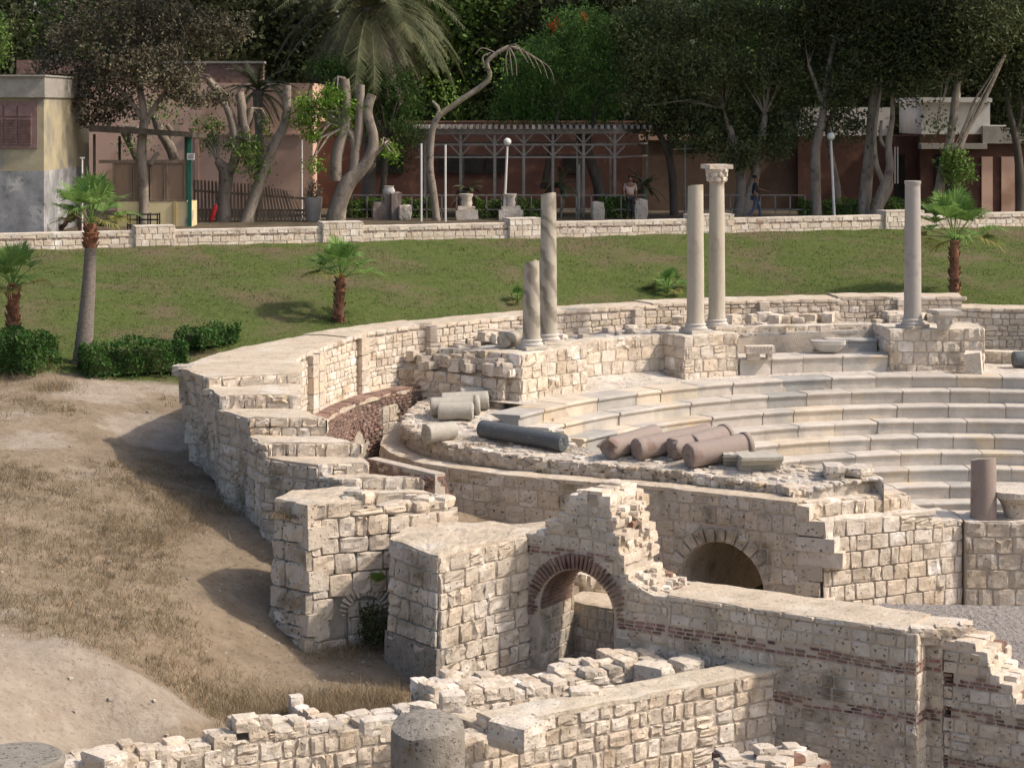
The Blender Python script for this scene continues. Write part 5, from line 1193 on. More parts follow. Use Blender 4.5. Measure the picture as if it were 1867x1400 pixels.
tree('dark tree at the right edge with hanging branches', 82, 1852, [[(1862, 400, .22), (1858, 300, .18), (1848, 235, .14), (1836, 180, .1), (1833, 110, .07)], [(1850, 250, .1), (1862, 200, .08), (1850, 120, .06)]], [(1840, 60, 60, 60), (1870, 130, 40, 50), (1822, 140, 22, 26), (1872, 220, 22, 30)], 14000, up=[(1850, 12), (1900, 15)], size=.17, leaf='leafdark', bark='barkdark', tv=(.5, 1.6))

# date palm
def frond(cen, az, el0, L, droop, nl, lw, out, tnt, width=.05):
    p = Vector(cen); d = Vector((math.cos(az) * math.cos(el0), math.sin(az) * math.cos(el0), math.sin(el0))); k = 22; pts = [p.copy()]
    for i in range(k):
        d = (d + Vector((0, 0, -droop / k))).normalized(); p = p + d * L / k; pts.append(p.copy())
    out[1].append((pts, .035))
    for i in range(nl):
        t = .12 + .88 * i / nl; f = t * k; a = pts[int(f)].lerp(pts[min(k, int(f) + 1)], f - int(f)); dd = (pts[min(k, int(f) + 1)] - pts[int(f)]); dd = dd.normalized() if dd.length else d
        sd_ = dd.cross(Vector((0, 0, 1))); sd_ = sd_.normalized() if sd_.length > .05 else Vector((1, 0, 0)); ll = lw * (math.sin(math.pi * min(1, .15 + t * .83)) ** .6) * rnd.uniform(.8, 1.1)
        for sg in (-1, 1):
            dr = (sd_ * sg * .75 + dd * .75 + Vector((0, 0, -.25 + rnd.uniform(-.2, .25)))).normalized(); e = a + dr * ll; w = dd * width * .5
            b = len(out[0][0]); out[0][0].extend([tuple(a - w), tuple(a + w), tuple(e + w * .2), tuple(e - w * .2)]); out[0][1].append((b, b + 1, b + 2, b + 3)); v = rnd.uniform(.7, 1.25) * tnt; out[0][2].extend([(v, v, v)] * 4)
def datepalm(label, px, py, D, L, nf, nd, z0=0, base=None, group=None, trunk=True, tr=.3):
    c = Vector(P(px, py, D)); t = thing('date_palm', label, 'palm tree', (c.x, c.y, z0), group)
    mb = MB(); mb.tube([(c.x, c.y, z0), (c.x + .1, c.y, (z0 + c.z) / 2), tuple(c)], [tr, tr * .85, tr * 1.2], 12, wob=.3); mb.build('trunk', M['palmbark'], t)
    for nm, n_, elr, m_, dr, Lk in (('crown', nf, (-.25, 1.35), 'leafdate', 1.5, 1.0), ('dead_fronds', nd, (-1.25, -.5), 'leafdead', .9, .8)):
        out = ([[], [], []], [])
        for i in range(n_): frond(c + Vector((0, 0, rnd.uniform(-.3, .1) * (3 if nm != 'crown' else 1))), i * 2.399 + rnd.uniform(-.2, .2), rnd.uniform(*elr), L * Lk * rnd.uniform(.75, 1.1), dr * rnd.uniform(.8, 1.4), 44, L * (.15 if nm == 'crown' else .07), out, 1)
        m2 = MB()
        if out[1]:
            for pts, r0 in out[1]: m2.tube(pts[::3], [r0 * (1 - .8 * i / 8) for i in range(len(pts[::3]))], 4)
            m2.v += out[0][0]; b = len(m2.v) - len(out[0][0])
            for f in out[0][1]: m2.f.append([q + b for q in f]); m2.m.append(0); m2.sm.append(False)
            m2.c += out[0][2]; m2.build(nm, M[m_], t)
    return t
datepalm('great date palm with grey-green arching fronds and a skirt of dead ones', 672, 14, 84, 5.3, 96, 80)
datepalm('small date palm half hidden in shade, left of the great palm', 470, 165, 86, 2.2, 22, 4, tr=.2)
datepalm('young feathery palm growing in front of the pergola near the left pedestal', 852, 350, 82.5, .95, 16, 0, tr=.08)
datepalm('young palm in shade between the pergola posts', 1022, 335, 83.5, 1.1, 16, 0, tr=.08)
datepalm('young palm beside the standing person', 1172, 335, 84, 1.2, 16, 0, tr=.08)

# fan palms
def fanpalm(label, px, py, D, zg, crownR, nf, r0, r1, bend=0, group='fan palms on the lawn slope', hoop=None, squash=1):
    c = Vector(P(px, py, D)); t = thing('fan_palm', label, 'palm tree', (c.x + bend, c.y, zg), group)
    if c.z - zg > .5:
        mb = MB(); pts = []; rr = []; nseg = 30
        for i in range(nseg + 1):
            k = i / nseg; pts.append(Vector((c.x + bend * (1 - k) ** 1.6, c.y, zg + (c.z - zg) * k))); rr.append((r0 * (1 - k) ** 1.5 + r1 * (1 - (1 - k) ** 1.5)) * (1 + .05 * (i % 2)))
        cut = int(nseg * (hoop or .6)); mb.tube(pts[:cut + 1], rr[:cut + 1], 16, 0, cap=False); mb.build('trunk', M['palmbark'], t)
        m2 = MB(); m2.tube(pts[cut:], [q * 1.05 for q in rr[cut:]], 16, 0)
        for k in range(46):
            i = rnd.randint(cut, nseg - 1); a = rnd.uniform(0, 6.28); q = pts[i]; rad = rr[i] * 1.05; m2.bar(q + Vector((math.cos(a), math.sin(a), 0)) * rad * .9, q + Vector((math.cos(a) * (rad + .06), math.sin(a) * (rad + .06), .16)), .09, .03, 0, (rnd.uniform(.5, 1.3),) * 3)
        m2.build('leaf_bases', M['palmred'], t)
    V, F, T = [], [], []; st = MB()
    for i in range(nf):
        az = i * 2.399 + rnd.uniform(-.25, .25); el = 1.42 - 1.55 * (i / nf) ** 1.1 + rnd.uniform(-.12, .12); pl_ = crownR * rnd.uniform(.42, .6); bl = crownR * rnd.uniform(.48, .62)
        d = Vector((math.cos(az) * math.cos(el), math.sin(az) * math.cos(el) * squash, math.sin(el))); o = c + Vector((0, 0, rnd.uniform(-.15, .1))); m_ = o + d * pl_ * .5 + Vector((0, 0, .04)); e = o + d * pl_
        st.tube([o, m_, e], [.022, .016, .012], 4)
        d2 = (d + Vector((0, 0, -.25))).normalized(); sd_ = d2.cross(Vector((0, 0, 1))); sd_ = sd_.normalized() if sd_.length > .1 else Vector((math.sin(az), -math.cos(az), 0)); n_ = 30
        for j in range(n_):
            a = R(-88 + 176 * j / (n_ - 1)); fold = .35 * abs(math.sin(a)); dr = (d2 * math.cos(a) + sd_ * math.sin(a) + sd_.cross(d2) * fold).normalized(); l = bl * (1 - .22 * abs(math.sin(a))) * rnd.uniform(.88, 1.05)
            wv_ = dr.cross(sd_.cross(d2)).normalized() * bl * .030; mid = e + dr * l * .62; tip = e + dr * l + Vector((0, 0, -.20 * l * rnd.uniform(.4, 1.5))); b = len(V)
            V.extend([tuple(e), tuple(mid - wv_), tuple(tip), tuple(mid + wv_)]); F.append((b, b + 1, b + 2, b + 3)); v = rnd.uniform(.75, 1.25) * (1 if i < nf * .8 else .8); T.extend([(v * 1.7, v * .95, v * 1.1)] * 4 if i > nf - 4 else [(v, v, v)] * 4)
    st.build('stalks', M['leaffan'], t); np_mesh('crown', V, F, np.array(T), [M['leaffan']], t)
    return t
def fp(px, pt, pb_):     # depth at which a trunk's foot shows at the given photo row
    D = 50
    while D < 80:
        x = (px - CX) / FPX * D; z = terr(x, D)
        if z > -7 and CZ - (pb_ - HY) / FPX * D < z: return D, z
        D += .1
    return 66, -2
D, z = fp(24, 540, 652); fanpalm('fan palm with a short trunk at the left edge, standing behind the hedge', 24, 522, D, z - .1, 1.35, 16, .18, .14, hoop=.45)
D, z = fp(145, 432, 662); fanpalm('tallest fan palm with smooth grey trunk rising beside the hedge gap', 166, 408, D, z - .1, 1.6, 19, .27, .15, bend=-.26, hoop=.86)
D, z = fp(612, 522, 586); fanpalm('fan palm with rusty trunk just behind the curved wall', 621, 505, D, z - .4, 1.5, 18, .16, .13, bend=-.12, hoop=.12)
D, z = fp(1738, 455, 548); fanpalm('fan palm at the far right beyond the lone grey column', 1740, 438, D, z - .4, 1.95, 20, .18, .14, hoop=.12)
D, z = fp(1218, 0, 534); fanpalm('low bushy young palm without trunk left of the column pair', 1218, 533, D, z - .1, .95, 12, .1, .1, group=None, squash=.8)
D, z = fp(945, 0, 552); fanpalm('tiny palm tuft showing left of the short broken column', 944, 550, D, z - .1, .6, 10, .1, .1, group=None)

# hedges
def hedge(label, a, b, w, h, z0, dens=620, leaf='leafhedge', size=.075, group='clipped hedges', D=None, name='hedge', wild=.08):
    a, b = Vector(a[:2]), Vector(b[:2]); L = (b - a).length; d = (b - a) / L; n = Vector((d.y, -d.x)); ang = math.atan2(d.y, d.x)
    t = thing(name, label, 'hedge', ((a.x + b.x) / 2, (a.y + b.y) / 2, z0), group)
    N = int(dens * (L * h * 2 + L * w + 2 * w * h)); k = 2 * (L * h) + L * w; u = nrs.uniform(0, 1, N) * L; f = nrs.uniform(0, 1, N)
    v = nrs.uniform(-.5, .5, N) * w; z = nrs.uniform(0, 1, N) ** .8 * h; s = nrs.randint(0, 5, N)
    v = np.where(s < 2, -w / 2 * 1, np.where(s == 2, w / 2, v)); z = np.where(s == 3, h, z); endm = s == 4; u = np.where(endm, np.where(f < .5, 0, L), u)
    bump = wild * (np.sin(u * 3.1 + z * 4) + np.sin(u * 7.3 + v * 5 + z * 3)); k2 = 1 - .12 * (z / h)
    v = -v; off = nrs.normal(size=(N, 3)) * .035
    X = a.x + d.x * u + n.x * v * k2 + off[:, 0] + n.x * bump * np.sign(v + 1e-9); Y = a.y + d.y * u + n.y * v * k2 + off[:, 1] + n.y * bump * np.sign(v + 1e-9); Z = z0 + z + bump * .8 * (z / h) + off[:, 2]
    leaves('foliage', np.stack([X, Y, Z], 1), size, 1.5, M[leaf], t, tintv=(.55, 1.35))
    mb = MB(); c = (a + b) / 2; mb.box((c.x, c.y, z0 + h * .40), (L * .90, w * .62, h * .74), ang, 0); mb.build('branches', M['leafdark'], t)  # added solid dark core filling the inside of the hedge
    return t
g = lambda px, py, z: G(px, py, z)
hedge('clipped hedge around the foot of the left-edge palm, left of the gap', g(-60, 694, -2.9), g(88, 700, -2.9), 1.4, 1.05, terr(*g(40, 695, -2.9)[:2]) - .1, D=53)
hedge('long clipped hedge right of the hedge gap, reaching the curved wall', g(150, 700, -2.9), g(335, 690, -2.9), 1.0, .82, terr(*g(240, 690, -2.9)[:2]) - .12)
hedge('short clipped hedge standing further back against the curved wall', g(345, 664, -2.75), g(415, 648, -2.7), 1.0, .45, terr(*g(390, 650, -2.75)[:2]) - .15)
for a_, b_, z_, h_, lb in (((635, 402), (790, 402), 0, .75, 'dark green hedge behind the jar and rough stones'), ((1095, 402), (1155, 402), 0, .85, 'bluish hedge left of the standing person'), ((870, 404), (1010, 404), 0, .7, 'low dark hedge behind the two pedestals'), ((1460, 398), (1700, 398), 0, .7, 'dark low hedge under the grey trunks at the right')):
    pa, pb_ = P(a_[0], 0, 82.3), P(b_[0], 0, 82.3); hedge(lb, pa, pb_, .8, h_, 0, 260, 'leafmid', .11, group='low hedges inside the park')

# ------------------------------------------------------------------ lawn, dry grass, pebbles
def blades(name, pts, h, w, mtl, per, spread, lab, cat, lean_=.5, tv=(.6, 1.35)):
    n = len(pts); c = np.repeat(pts, per, 0) + nrs.normal(size=(n * per, 3)) * np.array([spread, spread, 0]); m = len(c); hh = h * nrs.uniform(.45, 1.3, m)[:, None]
    a = nrs.uniform(0, 6.283, m); sd_ = np.stack([np.cos(a), np.sin(a), np.zeros(m)], 1) * w; ln = nrs.normal(size=(m, 3)) * lean_; ln[:, 2] = 1; ln /= np.linalg.norm(ln, axis=1)[:, None]
    V = np.stack([c - sd_, c + sd_, c + ln * hh], 1).reshape(-1, 3); F = np.arange(3 * m).reshape(m, 3); t = nrs.uniform(*tv, m)[:, None] * (1 + .12 * nrs.uniform(-1, 1, (m, 1)) * np.array([1, 0, -1]))
    o = np_mesh(name, V, F, np.repeat(t, 3, 0), [M[mtl]]); return meta(o, lab, cat, kind='stuff')
def fieldpts(n, x0, x1, y0, y1, dens):
    x = nrs.uniform(x0, x1, n); y = nrs.uniform(y0, y1, n); z = terr_np(x, y); k = (z > -7.5) & (nrs.uniform(0, 1, n) < dens(x, y)) & (y < wl_y(x) - .3); return np.stack([x, y, z - .01], 1)[k]
def lawnd(x, y):
    r = np.hypot(x - C[0], y - C[1]); return ((r > ROUT + .1) & (y > 53.3 + .4 * np.sin(x * 2))).astype(float) * (.35 + .65 * (np.sin(x * .9 + np.sin(y * .7) * 2) * np.sin(y * .8 + x * .3) > -.35))
blades('grass', fieldpts(60000, -24, 27, 53, 82, lawnd), .085, .012, 'lawn', 4, .10, 'short green grass of the lawn slope', 'grass', .9)
def soft(x, y):
    s = np.zeros_like(x)
    for (px, py, z, r) in [(180, 720, -2.95, 1.6), (280, 760, -3.1, 1.6), (60, 800, -3.2, 1.4), (330, 705, -3, 1.6), (0, 1220, -4.7, 1.5), (110, 1230, -4.9, 1.15), (180, 1280, -5.3, 1.1), (250, 1310, -5.6, .8), (60, 1330, -5.2, 1.1), (300, 1340, -6, .7), (960, 1220, -6.2, 1.4)]:
        q = G(px, py, z); s = np.maximum(s, np.exp(-((x - q[0]) ** 2 + (y - q[1]) ** 2) / r ** 2))
    return s
def dryd(x, y):
    r = np.hypot(x - C[0], y - C[1]); cl = .5 + .5 * np.sin(x * 1.3 + np.sin(y * .9) * 1.5) * np.sin(y * 1.1 + x * .5)
    return ((y < 52.5) & (x < -.2) & (r > ROUT - 1)) * np.clip(cl * 1.2 + .15 - (y > 44) * .55 - soft(x, y) * 1.8, 0, 1)
blades('dry_grass', fieldpts(44000, -17, 1, 28, 52.5, dryd), .15, .006, 'drygrass', 9, .07, 'withered brown grass covering the slope', 'grass', .75, (.4, 1.25))
wd = []
for (px, py, z, r, n_) in [(420, 930, -4.3, .9, 130), (340, 960, -4.3, .7, 90), (600, 1290, -6.15, .9, 260), (640, 1300, -6.2, .7, 220), (690, 1290, -6.25, .7, 200), (540, 1310, -6.3, .7, 160), (450, 1300, -6.2, .9, 160), (400, 1240, -5.7, 1.0, 130), (620, 1180, -5.9, .6, 130), (680, 1150, -5.9, .5, 160), (240, 960, -4.0, .8, 90), (900, 1250, -6.2, .5, 60), (30, 700, -2.9, .9, 120), (100, 720, -2.95, .6, 80)]:
    q = G(px, py, z)
    for k in range(n_): x, y = q[0] + rnd.gauss(0, r * .5), q[1] + rnd.gauss(0, r * .6); wd.append((x, y, terr(x, y)))
wd = np.array([w for w in wd if w[2] > -7.5]); blades('dry_weeds', wd, .26, .006, 'drygrass', 12, .14, 'taller tangled dry weeds at the foot of the walls', 'weeds', 1.0, (.5, 1.35))
blades('dry_weeds', np.array([(x_, y_, -3.42) for x_, y_ in [(-4.45 + rnd.uniform(-.18, .3), 38.62 + rnd.uniform(-.4, .3)) for _ in range(60)]]), .14, .008, 'drygrass', 10, .05, 'clump of dead weeds growing on the left face of the smaller buttress', 'weeds', .9, (.3, .9))
wp = onplat(885, 812), onplat(850, 800), onplat(1000, 822); blades('dry_weeds', np.array([(w[0] + rnd.uniform(-.6, .6), w[1] + rnd.uniform(-.25, .2), zplat(w[0], w[1])) for w in wp for _ in range(28)]), .12, .006, 'drygrass', 8, .06, 'thin dry weeds growing around the dark grey fallen column', 'weeds', .6)
q = P(672, 1138, 38.3); fanp = [(q[0] + rnd.uniform(-.2, .35), q[1] + rnd.uniform(-.3, .3), -6.2) for _ in range(40)]
c = leaves('shrub', cloud([(q[0] + .1, q[1] - .1, -5.45, .24, .2, .4)], 700, .07), .10, 3, M['leafdark'], tintv=(.5, 1.3)); meta(c, 'dark green shrub in the shadowed gap between the two buttresses', 'shrub')
q = P(690, 1048, 38.0); V = []
for k in range(26): a = rnd.uniform(2.2, 3.7); V.append((q[0] + .15, q[1], q[2] - .05, a))
mb = MB()
for (x, y, z, a) in V: e = (x + math.cos(a) * rnd.uniform(.2, .42), y + rnd.uniform(-.15, .1), z + math.sin(a) * .12 + rnd.uniform(-.05, .12)); mb.add([(x, y, z), ((x + e[0]) / 2, (y + e[1]) / 2, (z + e[2]) / 2 + .03), e, ((x + e[0]) / 2, (y + e[1]) / 2 + .02, (z + e[2]) / 2 - .02)], [(0, 1, 2, 3)])
single('fern', mb, [M['leafmid']], 'tuft of green fronds sprouting from the left side of the tall buttress', 'plant')
# pebbles and loose earth clods
mb = MB(); rr_ = random.Random(90); cnt = 0
while cnt < 700:
    x, y = rr_.uniform(-16, 0), rr_.uniform(29, 53); z = terr(x, y)
    if z < -7: continue
    s_ = rr_.uniform(.012, .05) * (1.6 if rr_.random() < .08 else 1); rock(mb, (x, y, z + s_ * .1), (s_ * 1.5, s_ * 1.1, s_ * .7), 0, (rr_.uniform(.5, .95),) * 3, r=rr_, n=1); cnt += 1
meta(mb.build('pebbles', [M['stone']]), 'scattered pale pebbles and stone chips on the earth', 'pebbles', kind='stuff')

# ------------------------------------------------------------------ low wall at the park edge
wallA, wallB = (-30, wl_y(-30)), (31, wl_y(31)); F, L = flat(wallA, wallB); uL = lambda px: line_uz(wallA, wallB, px, 400)[0]
mb = MB(); core(mb, [F(u, 0, 0)[:2] for u in (0, L)], [F(u, 0, -.42)[:2] for u in (0, L)], -.9, .27); U = [L * i / 60 for i in range(61)]
top_sheet(mb, [F(u, 0, .02)[:2] for u in U], [F(u, 0, -.44)[:2] for u in U], .29, mt=0, amp=.01, edge=.01, sub=.5, nv=3)
masonry(mb, F, L, -.75, .28, ch=(.15, .21), sl=(.28, .55), seed=170, dep=.02, rough=.008, lo=True, tone=1.1, wav=.01, bands=[(.02, .09)])
pw = mb.build('park_wall', WM); meta(pw, 'long low whitish stone wall with a thin red brick course along the top of the lawn', 'wall')
for a, b in ((246, 318), (587, 660), (927, 985), (1258, 1336), (1612, 1682)):
    u0, u1 = uL(a), uL(b); m_ = MB(); p = [F(u0, 0, .12)[:2], F(u1, 0, .12)[:2], F(u1, 0, -.6)[:2], F(u0, 0, -.6)[:2]]; m_.prism(p, -.9, .42, 3)
    for s, e in ((p[0], p[1]), (p[1], p[2]), (p[3], p[0])):
        Fp, Lp = flat(s, e); masonry(m_, Fp, Lp, -.8, .40, ch=(.18, .24), sl=(.22, .42), seed=a, dep=.02, rough=.008, lo=True, tone=1.1, wav=.01)
    m_.prism([F(u0, 0, .14)[:2], F(u1, 0, .14)[:2], F(u1, 0, -.62)[:2], F(u0, 0, -.62)[:2]], .405, .45, 0); m_.build('pier', WM, pw)

# ------------------------------------------------------------------ buildings in the park
def facing(name, mb, x0, x1, py0, py1, D, dep=.3, mt=0, tint=(1, 1, 1), jit=0):
    a, b = P(x0, py0, D), P(x1, py1, D); mb.box(((a[0] + b[0]) / 2, D + dep / 2, (a[2] + b[2]) / 2), (abs(b[0] - a[0]), dep, abs(a[2] - b[2])), 0, mt, tint, jit)
# hut at the left
t = thing('hut', 'low plastered hut with patched grey base and red shuttered window at the left edge', 'building', (*P(60, 0, 72)[:2], 0))
D = 71; mb = MB(); a, b = P(-160, 0, D), P(80, 0, D); zt = P(0, 178, D)[2]; zm = P(0, 312, D)[2]
mb.box(((a[0] + b[0]) / 2, D + 3.8, (zm + zt) / 2), (b[0] - a[0], 7.6, zt - zm), 0, 0); mb.box(((a[0] + b[0]) / 2, D + 3.8, zm / 2 - .2), (b[0] - a[0] + .01, 7.61, zm + .4), 0, 1)
mb.build('wall', [M['plaster_y'], M['plaster_g']], t)
mb = MB(); z1 = P(0, 140, D)[2]; mb.box(((a[0] + b[0]) / 2, D + 3.75, (zt + z1) / 2), (b[0] - a[0] + .15, 7.9, z1 - zt), 0, 0); mb.box(((a[0] + b[0]) / 2, D + 3.7, z1 + .03), (b[0] - a[0] + .25, 8.05, .06), 0, 0); mb.build('parapet', [M['cement']], t)
w = MB(); facing('', w, -40, 68, 185, 271, D - .06, .12); wo_ = w.build('window', [M['shutter']], t)
m_ = MB()
for x0, x1 in ((-30, 4), (8, 30), (33, 57)):
    facing('', m_, x0, x1, 192, 212, D - .10, .05); facing('', m_, x0, x1, 216, 264, D - .10, .05)
    for k in range(9): facing('', m_, x0 + 1, x1 - 1, 218 + k * 5, 220 + k * 5, D - .13, .04, 1)
m_.build('shutters', [M['shutter'], M['iron']], wo_)
# kiosk
D = 76; t = thing('kiosk', 'small open kiosk with flat roof, reed screens and a cream painted counter', 'kiosk', (*P(280, 0, D)[:2], 0))
m_ = MB(); a, b = P(163, 240, D - .4), P(352, 246, D - .4); zr = a[2]; m_.add([(a[0], D - .5, zr), (b[0], D - .5, zr - .22), (b[0], D + 3, zr - .3), (a[0], D + 3, zr - .05), (a[0], D - .5, zr + .26), (b[0], D - .5, zr - .02), (b[0], D + 3, zr - .1), (a[0], D + 3, zr + .18)], [(0, 1, 2, 3), (4, 5, 6, 7), (0, 1, 5, 4), (1, 2, 6, 5), (2, 3, 7, 6), (3, 0, 4, 7)]); m_.build('roof', [M['barkdark']], t)
for px, py, mt_, d_ in ((346, 248, 'green', 0), (218, 250, 'barkdark', 2), (340, 250, 'green', 2.6), (172, 245, 'barkdark', .1)):
    p = P(px, py, D + d_); m_ = MB(); m_.bar((p[0], D + d_, -.02), (p[0], D + d_, P(px, py, D)[2]), .14 if mt_ == 'green' else .09); m_.build('post', [M[mt_]], t)
m_ = MB(); facing('', m_, 214, 350, 368, 425, D, 1.2); m_.build('counter', [M['cream']], t)
m_ = MB(); facing('', m_, 316, 322, 368, 424, D - .05, .1, 0, (.7, .6, .5)); m_.build('counter_rib', [M['cream']], t)
m_ = MB()
for k, (x0, x1) in enumerate(((207, 240), (243, 271), (273, 301), (304, 337))):
    facing('', m_, x0, x1, 298, 364, D + .05, .04, 1)
    for q in (x0, x1): facing('', m_, q - 2, q + 2, 294, 368, D, .08)
facing('', m_, 180, 340, 292, 298, D - .01, .1); facing('', m_, 205, 340, 364, 368, D - .01, .1); m_.build('screen', [M['wood'], M['reed']], t)
m_ = MB(); facing('', m_, 341, 355, 280, 292, D - .12, .03); s_ = m_.build('sign', [M['white']], t)
m_ = MB()
for k in range(3): facing('', m_, 343, 353, 282 + k * 3, 283 + k * 3, D - .135, .012)
m_.build('lettering', [M['black']], s_)
m_ = MB(); x, y, _ = P(262, 0, 73.5)
for z in (.05, .25, .45): m_.box((x, y, z + .15), (1.15, .5, .035))
for q in (-.55, -.2, .2, .55):
    for yy in (-.24, .24): m_.box((x + q, y + yy, .35), (.05, .03, .6))
single('crate', m_, [M['blackplastic']], 'dark slatted crate standing under the kiosk counter', 'crate')
# rusty scrap by the hut
x, y, _ = P(132, 0, 73.2); m_ = MB(); rows = []
for i in range(9):
    a = i / 8; rows.append([(x - .62 + a * 1.0 + .1 * math.sin(j * 2 + i), y + j * .14, (1.15 * a + .12 * math.sin(i * 1.7 + j)) * (1 - .1 * j)) for j in range(5)])
m_.grid(rows, 0); m_.tube([(x + .38, y, 0), (x + .36, y, .5), (x + .33, y + .05, .85)], [.18, .19, .16], 12); single('scrap_metal', m_, [M['iron']], 'crumpled rusty sheet and drum leaning at the corner of the hut', 'scrap')
x, y, _ = P(150, 0, 72.8); m_ = MB(); m_.tube([(x, y, 0), (x, y, 2.7)], .03, 6); m_.box((x, y, 2.72), (.16, .05, .05)); single('pole', m_, [M['white']], 'thin white pipe standing at the corner of the hut', 'pole')
# pink building
D = 88; t = thing('pink_building', 'long pink plastered building with a red brick parapet behind the pruned trees', 'building', (*P(430, 0, D)[:2], 0))
m_ = MB(); facing('', m_, 60, 570, 152, 400, D, 6); m_.build('wall', [M['pinkwall']], t)
m_ = MB(); facing('', m_, 180, 480, 116, 152, D + .05, .4); facing('', m_, 30, 180, 110, 135, D + .05, .4); m_.build('parapet', [M['brick']], t)
m_ = MB(); facing('', m_, 180, 482, 112, 116, D - .05, .6); m_.build('coping', [M['cement']], t)
m_ = MB(); facing('', m_, 340, 560, 243, 247, D - .1, .2); facing('', m_, 355, 362, 247, 330, D - .08, .1); m_.build('trim', [M['pinkwall']], t)
# red-brown building behind the pergola, tan wall, white building
D = 90; t = thing('red_building', 'long shaded red-brown building with dark window openings behind the pergola', 'building', (*P(900, 0, D)[:2], 0))
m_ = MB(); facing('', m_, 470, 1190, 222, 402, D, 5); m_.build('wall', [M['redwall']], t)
for x0, x1 in ((670, 735), (800, 838), (842, 882), (885, 925), (1032, 1062)): m_ = MB(); facing('', m_, x0, x1, 282, 316, D - .04, .06); m_.build('window', [M['dark']], t)
D = 88; t = thing('garden_wall', 'tall tan plastered wall running right from the pergola behind the big tree', 'wall', (*P(1330, 0, D)[:2], 0))
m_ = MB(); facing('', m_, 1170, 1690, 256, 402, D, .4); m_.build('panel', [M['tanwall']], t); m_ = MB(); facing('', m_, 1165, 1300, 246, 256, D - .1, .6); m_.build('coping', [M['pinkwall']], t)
D = 87; t = thing('white_building', 'building with white upper storey and reddish-brown lower walls at the right', 'building', (*P(1700, 0, D)[:2], 0))
m_ = MB(); facing('', m_, 1455, 1625, 196, 248, D + .8, 4); facing('', m_, 1680, 1805, 186, 245, D, 5); m_.build('upper_wall', [M['white']], t)
m_ = MB(); facing('', m_, 1676, 1809, 178, 187, D - .2, 5.4, 0); m_.build('parapet', [M['white']], t)
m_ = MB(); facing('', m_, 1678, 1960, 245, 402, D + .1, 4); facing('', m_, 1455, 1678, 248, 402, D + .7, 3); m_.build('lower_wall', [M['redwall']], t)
m_ = MB(); facing('', m_, 1792, 1960, 230, 262, D - .2, 4.6); facing('', m_, 1680, 1800, 262, 272, D - .5, .7); m_.build('ledge', [M['cement']], t)
for x0, x1 in ((1705, 1735), (1632, 1650)): m_ = MB(); facing('', m_, x0, x1, 282, 396, D + (.0 if x0 > 1700 else .64), .08); m_.build('door', [M['dark']], t)
for px in (1632, 1637): m_ = MB(); facing('', m_, px - 1, px + 1, 268, 335, D + .3, .1); m_.build('pipe', [M['white']], t)
for x0, x1, mm in ((1790, 1810, 'pinkwall'), (1826, 1850, 'pinkwall')): m_ = MB(); facing('', m_, x0, x1, 286, 400, D + .0, .08); m_.build('pillar', [M[mm]], t)
x, y, z = P(1749, 186, 88); m_ = MB(); m_.tube([(x, y, z - 1), (x, y, z + 2.4)], .04, 6); single('mast', m_, [M['white']], 'thin white mast on the roof of the white building', 'mast')

# pergola
t = thing('pergola', 'long grey timber pergola with slatted flat roof and Y-shaped braces', 'pergola', (*P(960, 0, 84)[:2], 0)); GP = M['greypaint']
Df = 82.6; yb = 243; px_posts = (775, 840, 902, 955, 1008, 1064, 1121)
def zz(py, D=Df): return P(0, py, D)[2]
for px in px_posts:
    for D in (Df, 86.4): x = P(px, 0, Df)[0]; m_ = MB(); m_.bar((x, D, 0), (x, D, zz(240)), .11); m_.build('post', [GP], t)
x1 = P(1121, 0, Df)[0]; x2 = x1 + 1.55; m_ = MB(); m_.bar((x2, 85.6, 0), (x2, 85.6, zz(240)), .11); m_.build('post', [GP], t)
for px in px_posts:
    x = P(px, 0, Df)[0]; m_ = MB()
    for s in (-1, 1): m_.bar((x, Df - .02, zz(262)), (x + s * .42, Df - .02, zz(243)), .06); m_.bar((x, Df - .02, zz(285)), (x + s * .42, Df - .02, zz(266)), .06)
    m_.build('brace', [GP], t)
m_ = MB(); xa, xb = P(757, 0, Df)[0], x1 + .05
for py, w in ((264, .08), (287, .07)): m_.bar((xa, Df, zz(py)), (xb, Df, zz(py)), w); m_.bar((xb, Df, zz(py)), (x2, 85.6, zz(py)), w); m_.bar((xa, 86.4, zz(py)), (xb, 86.4, zz(py)), w)
m_.build('rails', [GP], t)
m_ = MB(); m_.bar((xa - .1, Df - .1, zz(240)), (xb + .1, Df - .1, zz(238)), .07, .26); m_.bar((xb, Df, zz(238)), (x2 + .1, 85.7, zz(238)), .07, .26); m_.bar((xa - .1, 86.5, zz(240)), (x2, 86.5, zz(238)), .07, .26)
m_.build('beam', [GP], t)
m_ = MB(); x = xa
while x < x2: m_.box((x, 84.4, zz(232)), (.13, 4.6 if x < xb else 2.6, .16), 0, 0, (rnd.uniform(.9, 1.5),) * 3); x += .26
m_.build('slats', [GP, M['white']], t)
# white rail fence in front of it
t = thing('rail_fence', 'low white-grey rail fence in front of the pergola', 'fence', (*P(900, 0, 82)[:2], 0)); m_ = MB(); D = 81.9
for x0, x1_ in ((642, 1180), (1250, 1470)):
    a, b = P(x0, 350, D), P(x1_, 350, D)
    for z in (.95, .35): m_.bar((a[0], D, z), (b[0], D, z), .05)
    x = a[0]
    while x < b[0]: m_.bar((x, D, 0), (x, D, .97), .05); x += .62
m_.build('rails', [GP], t)
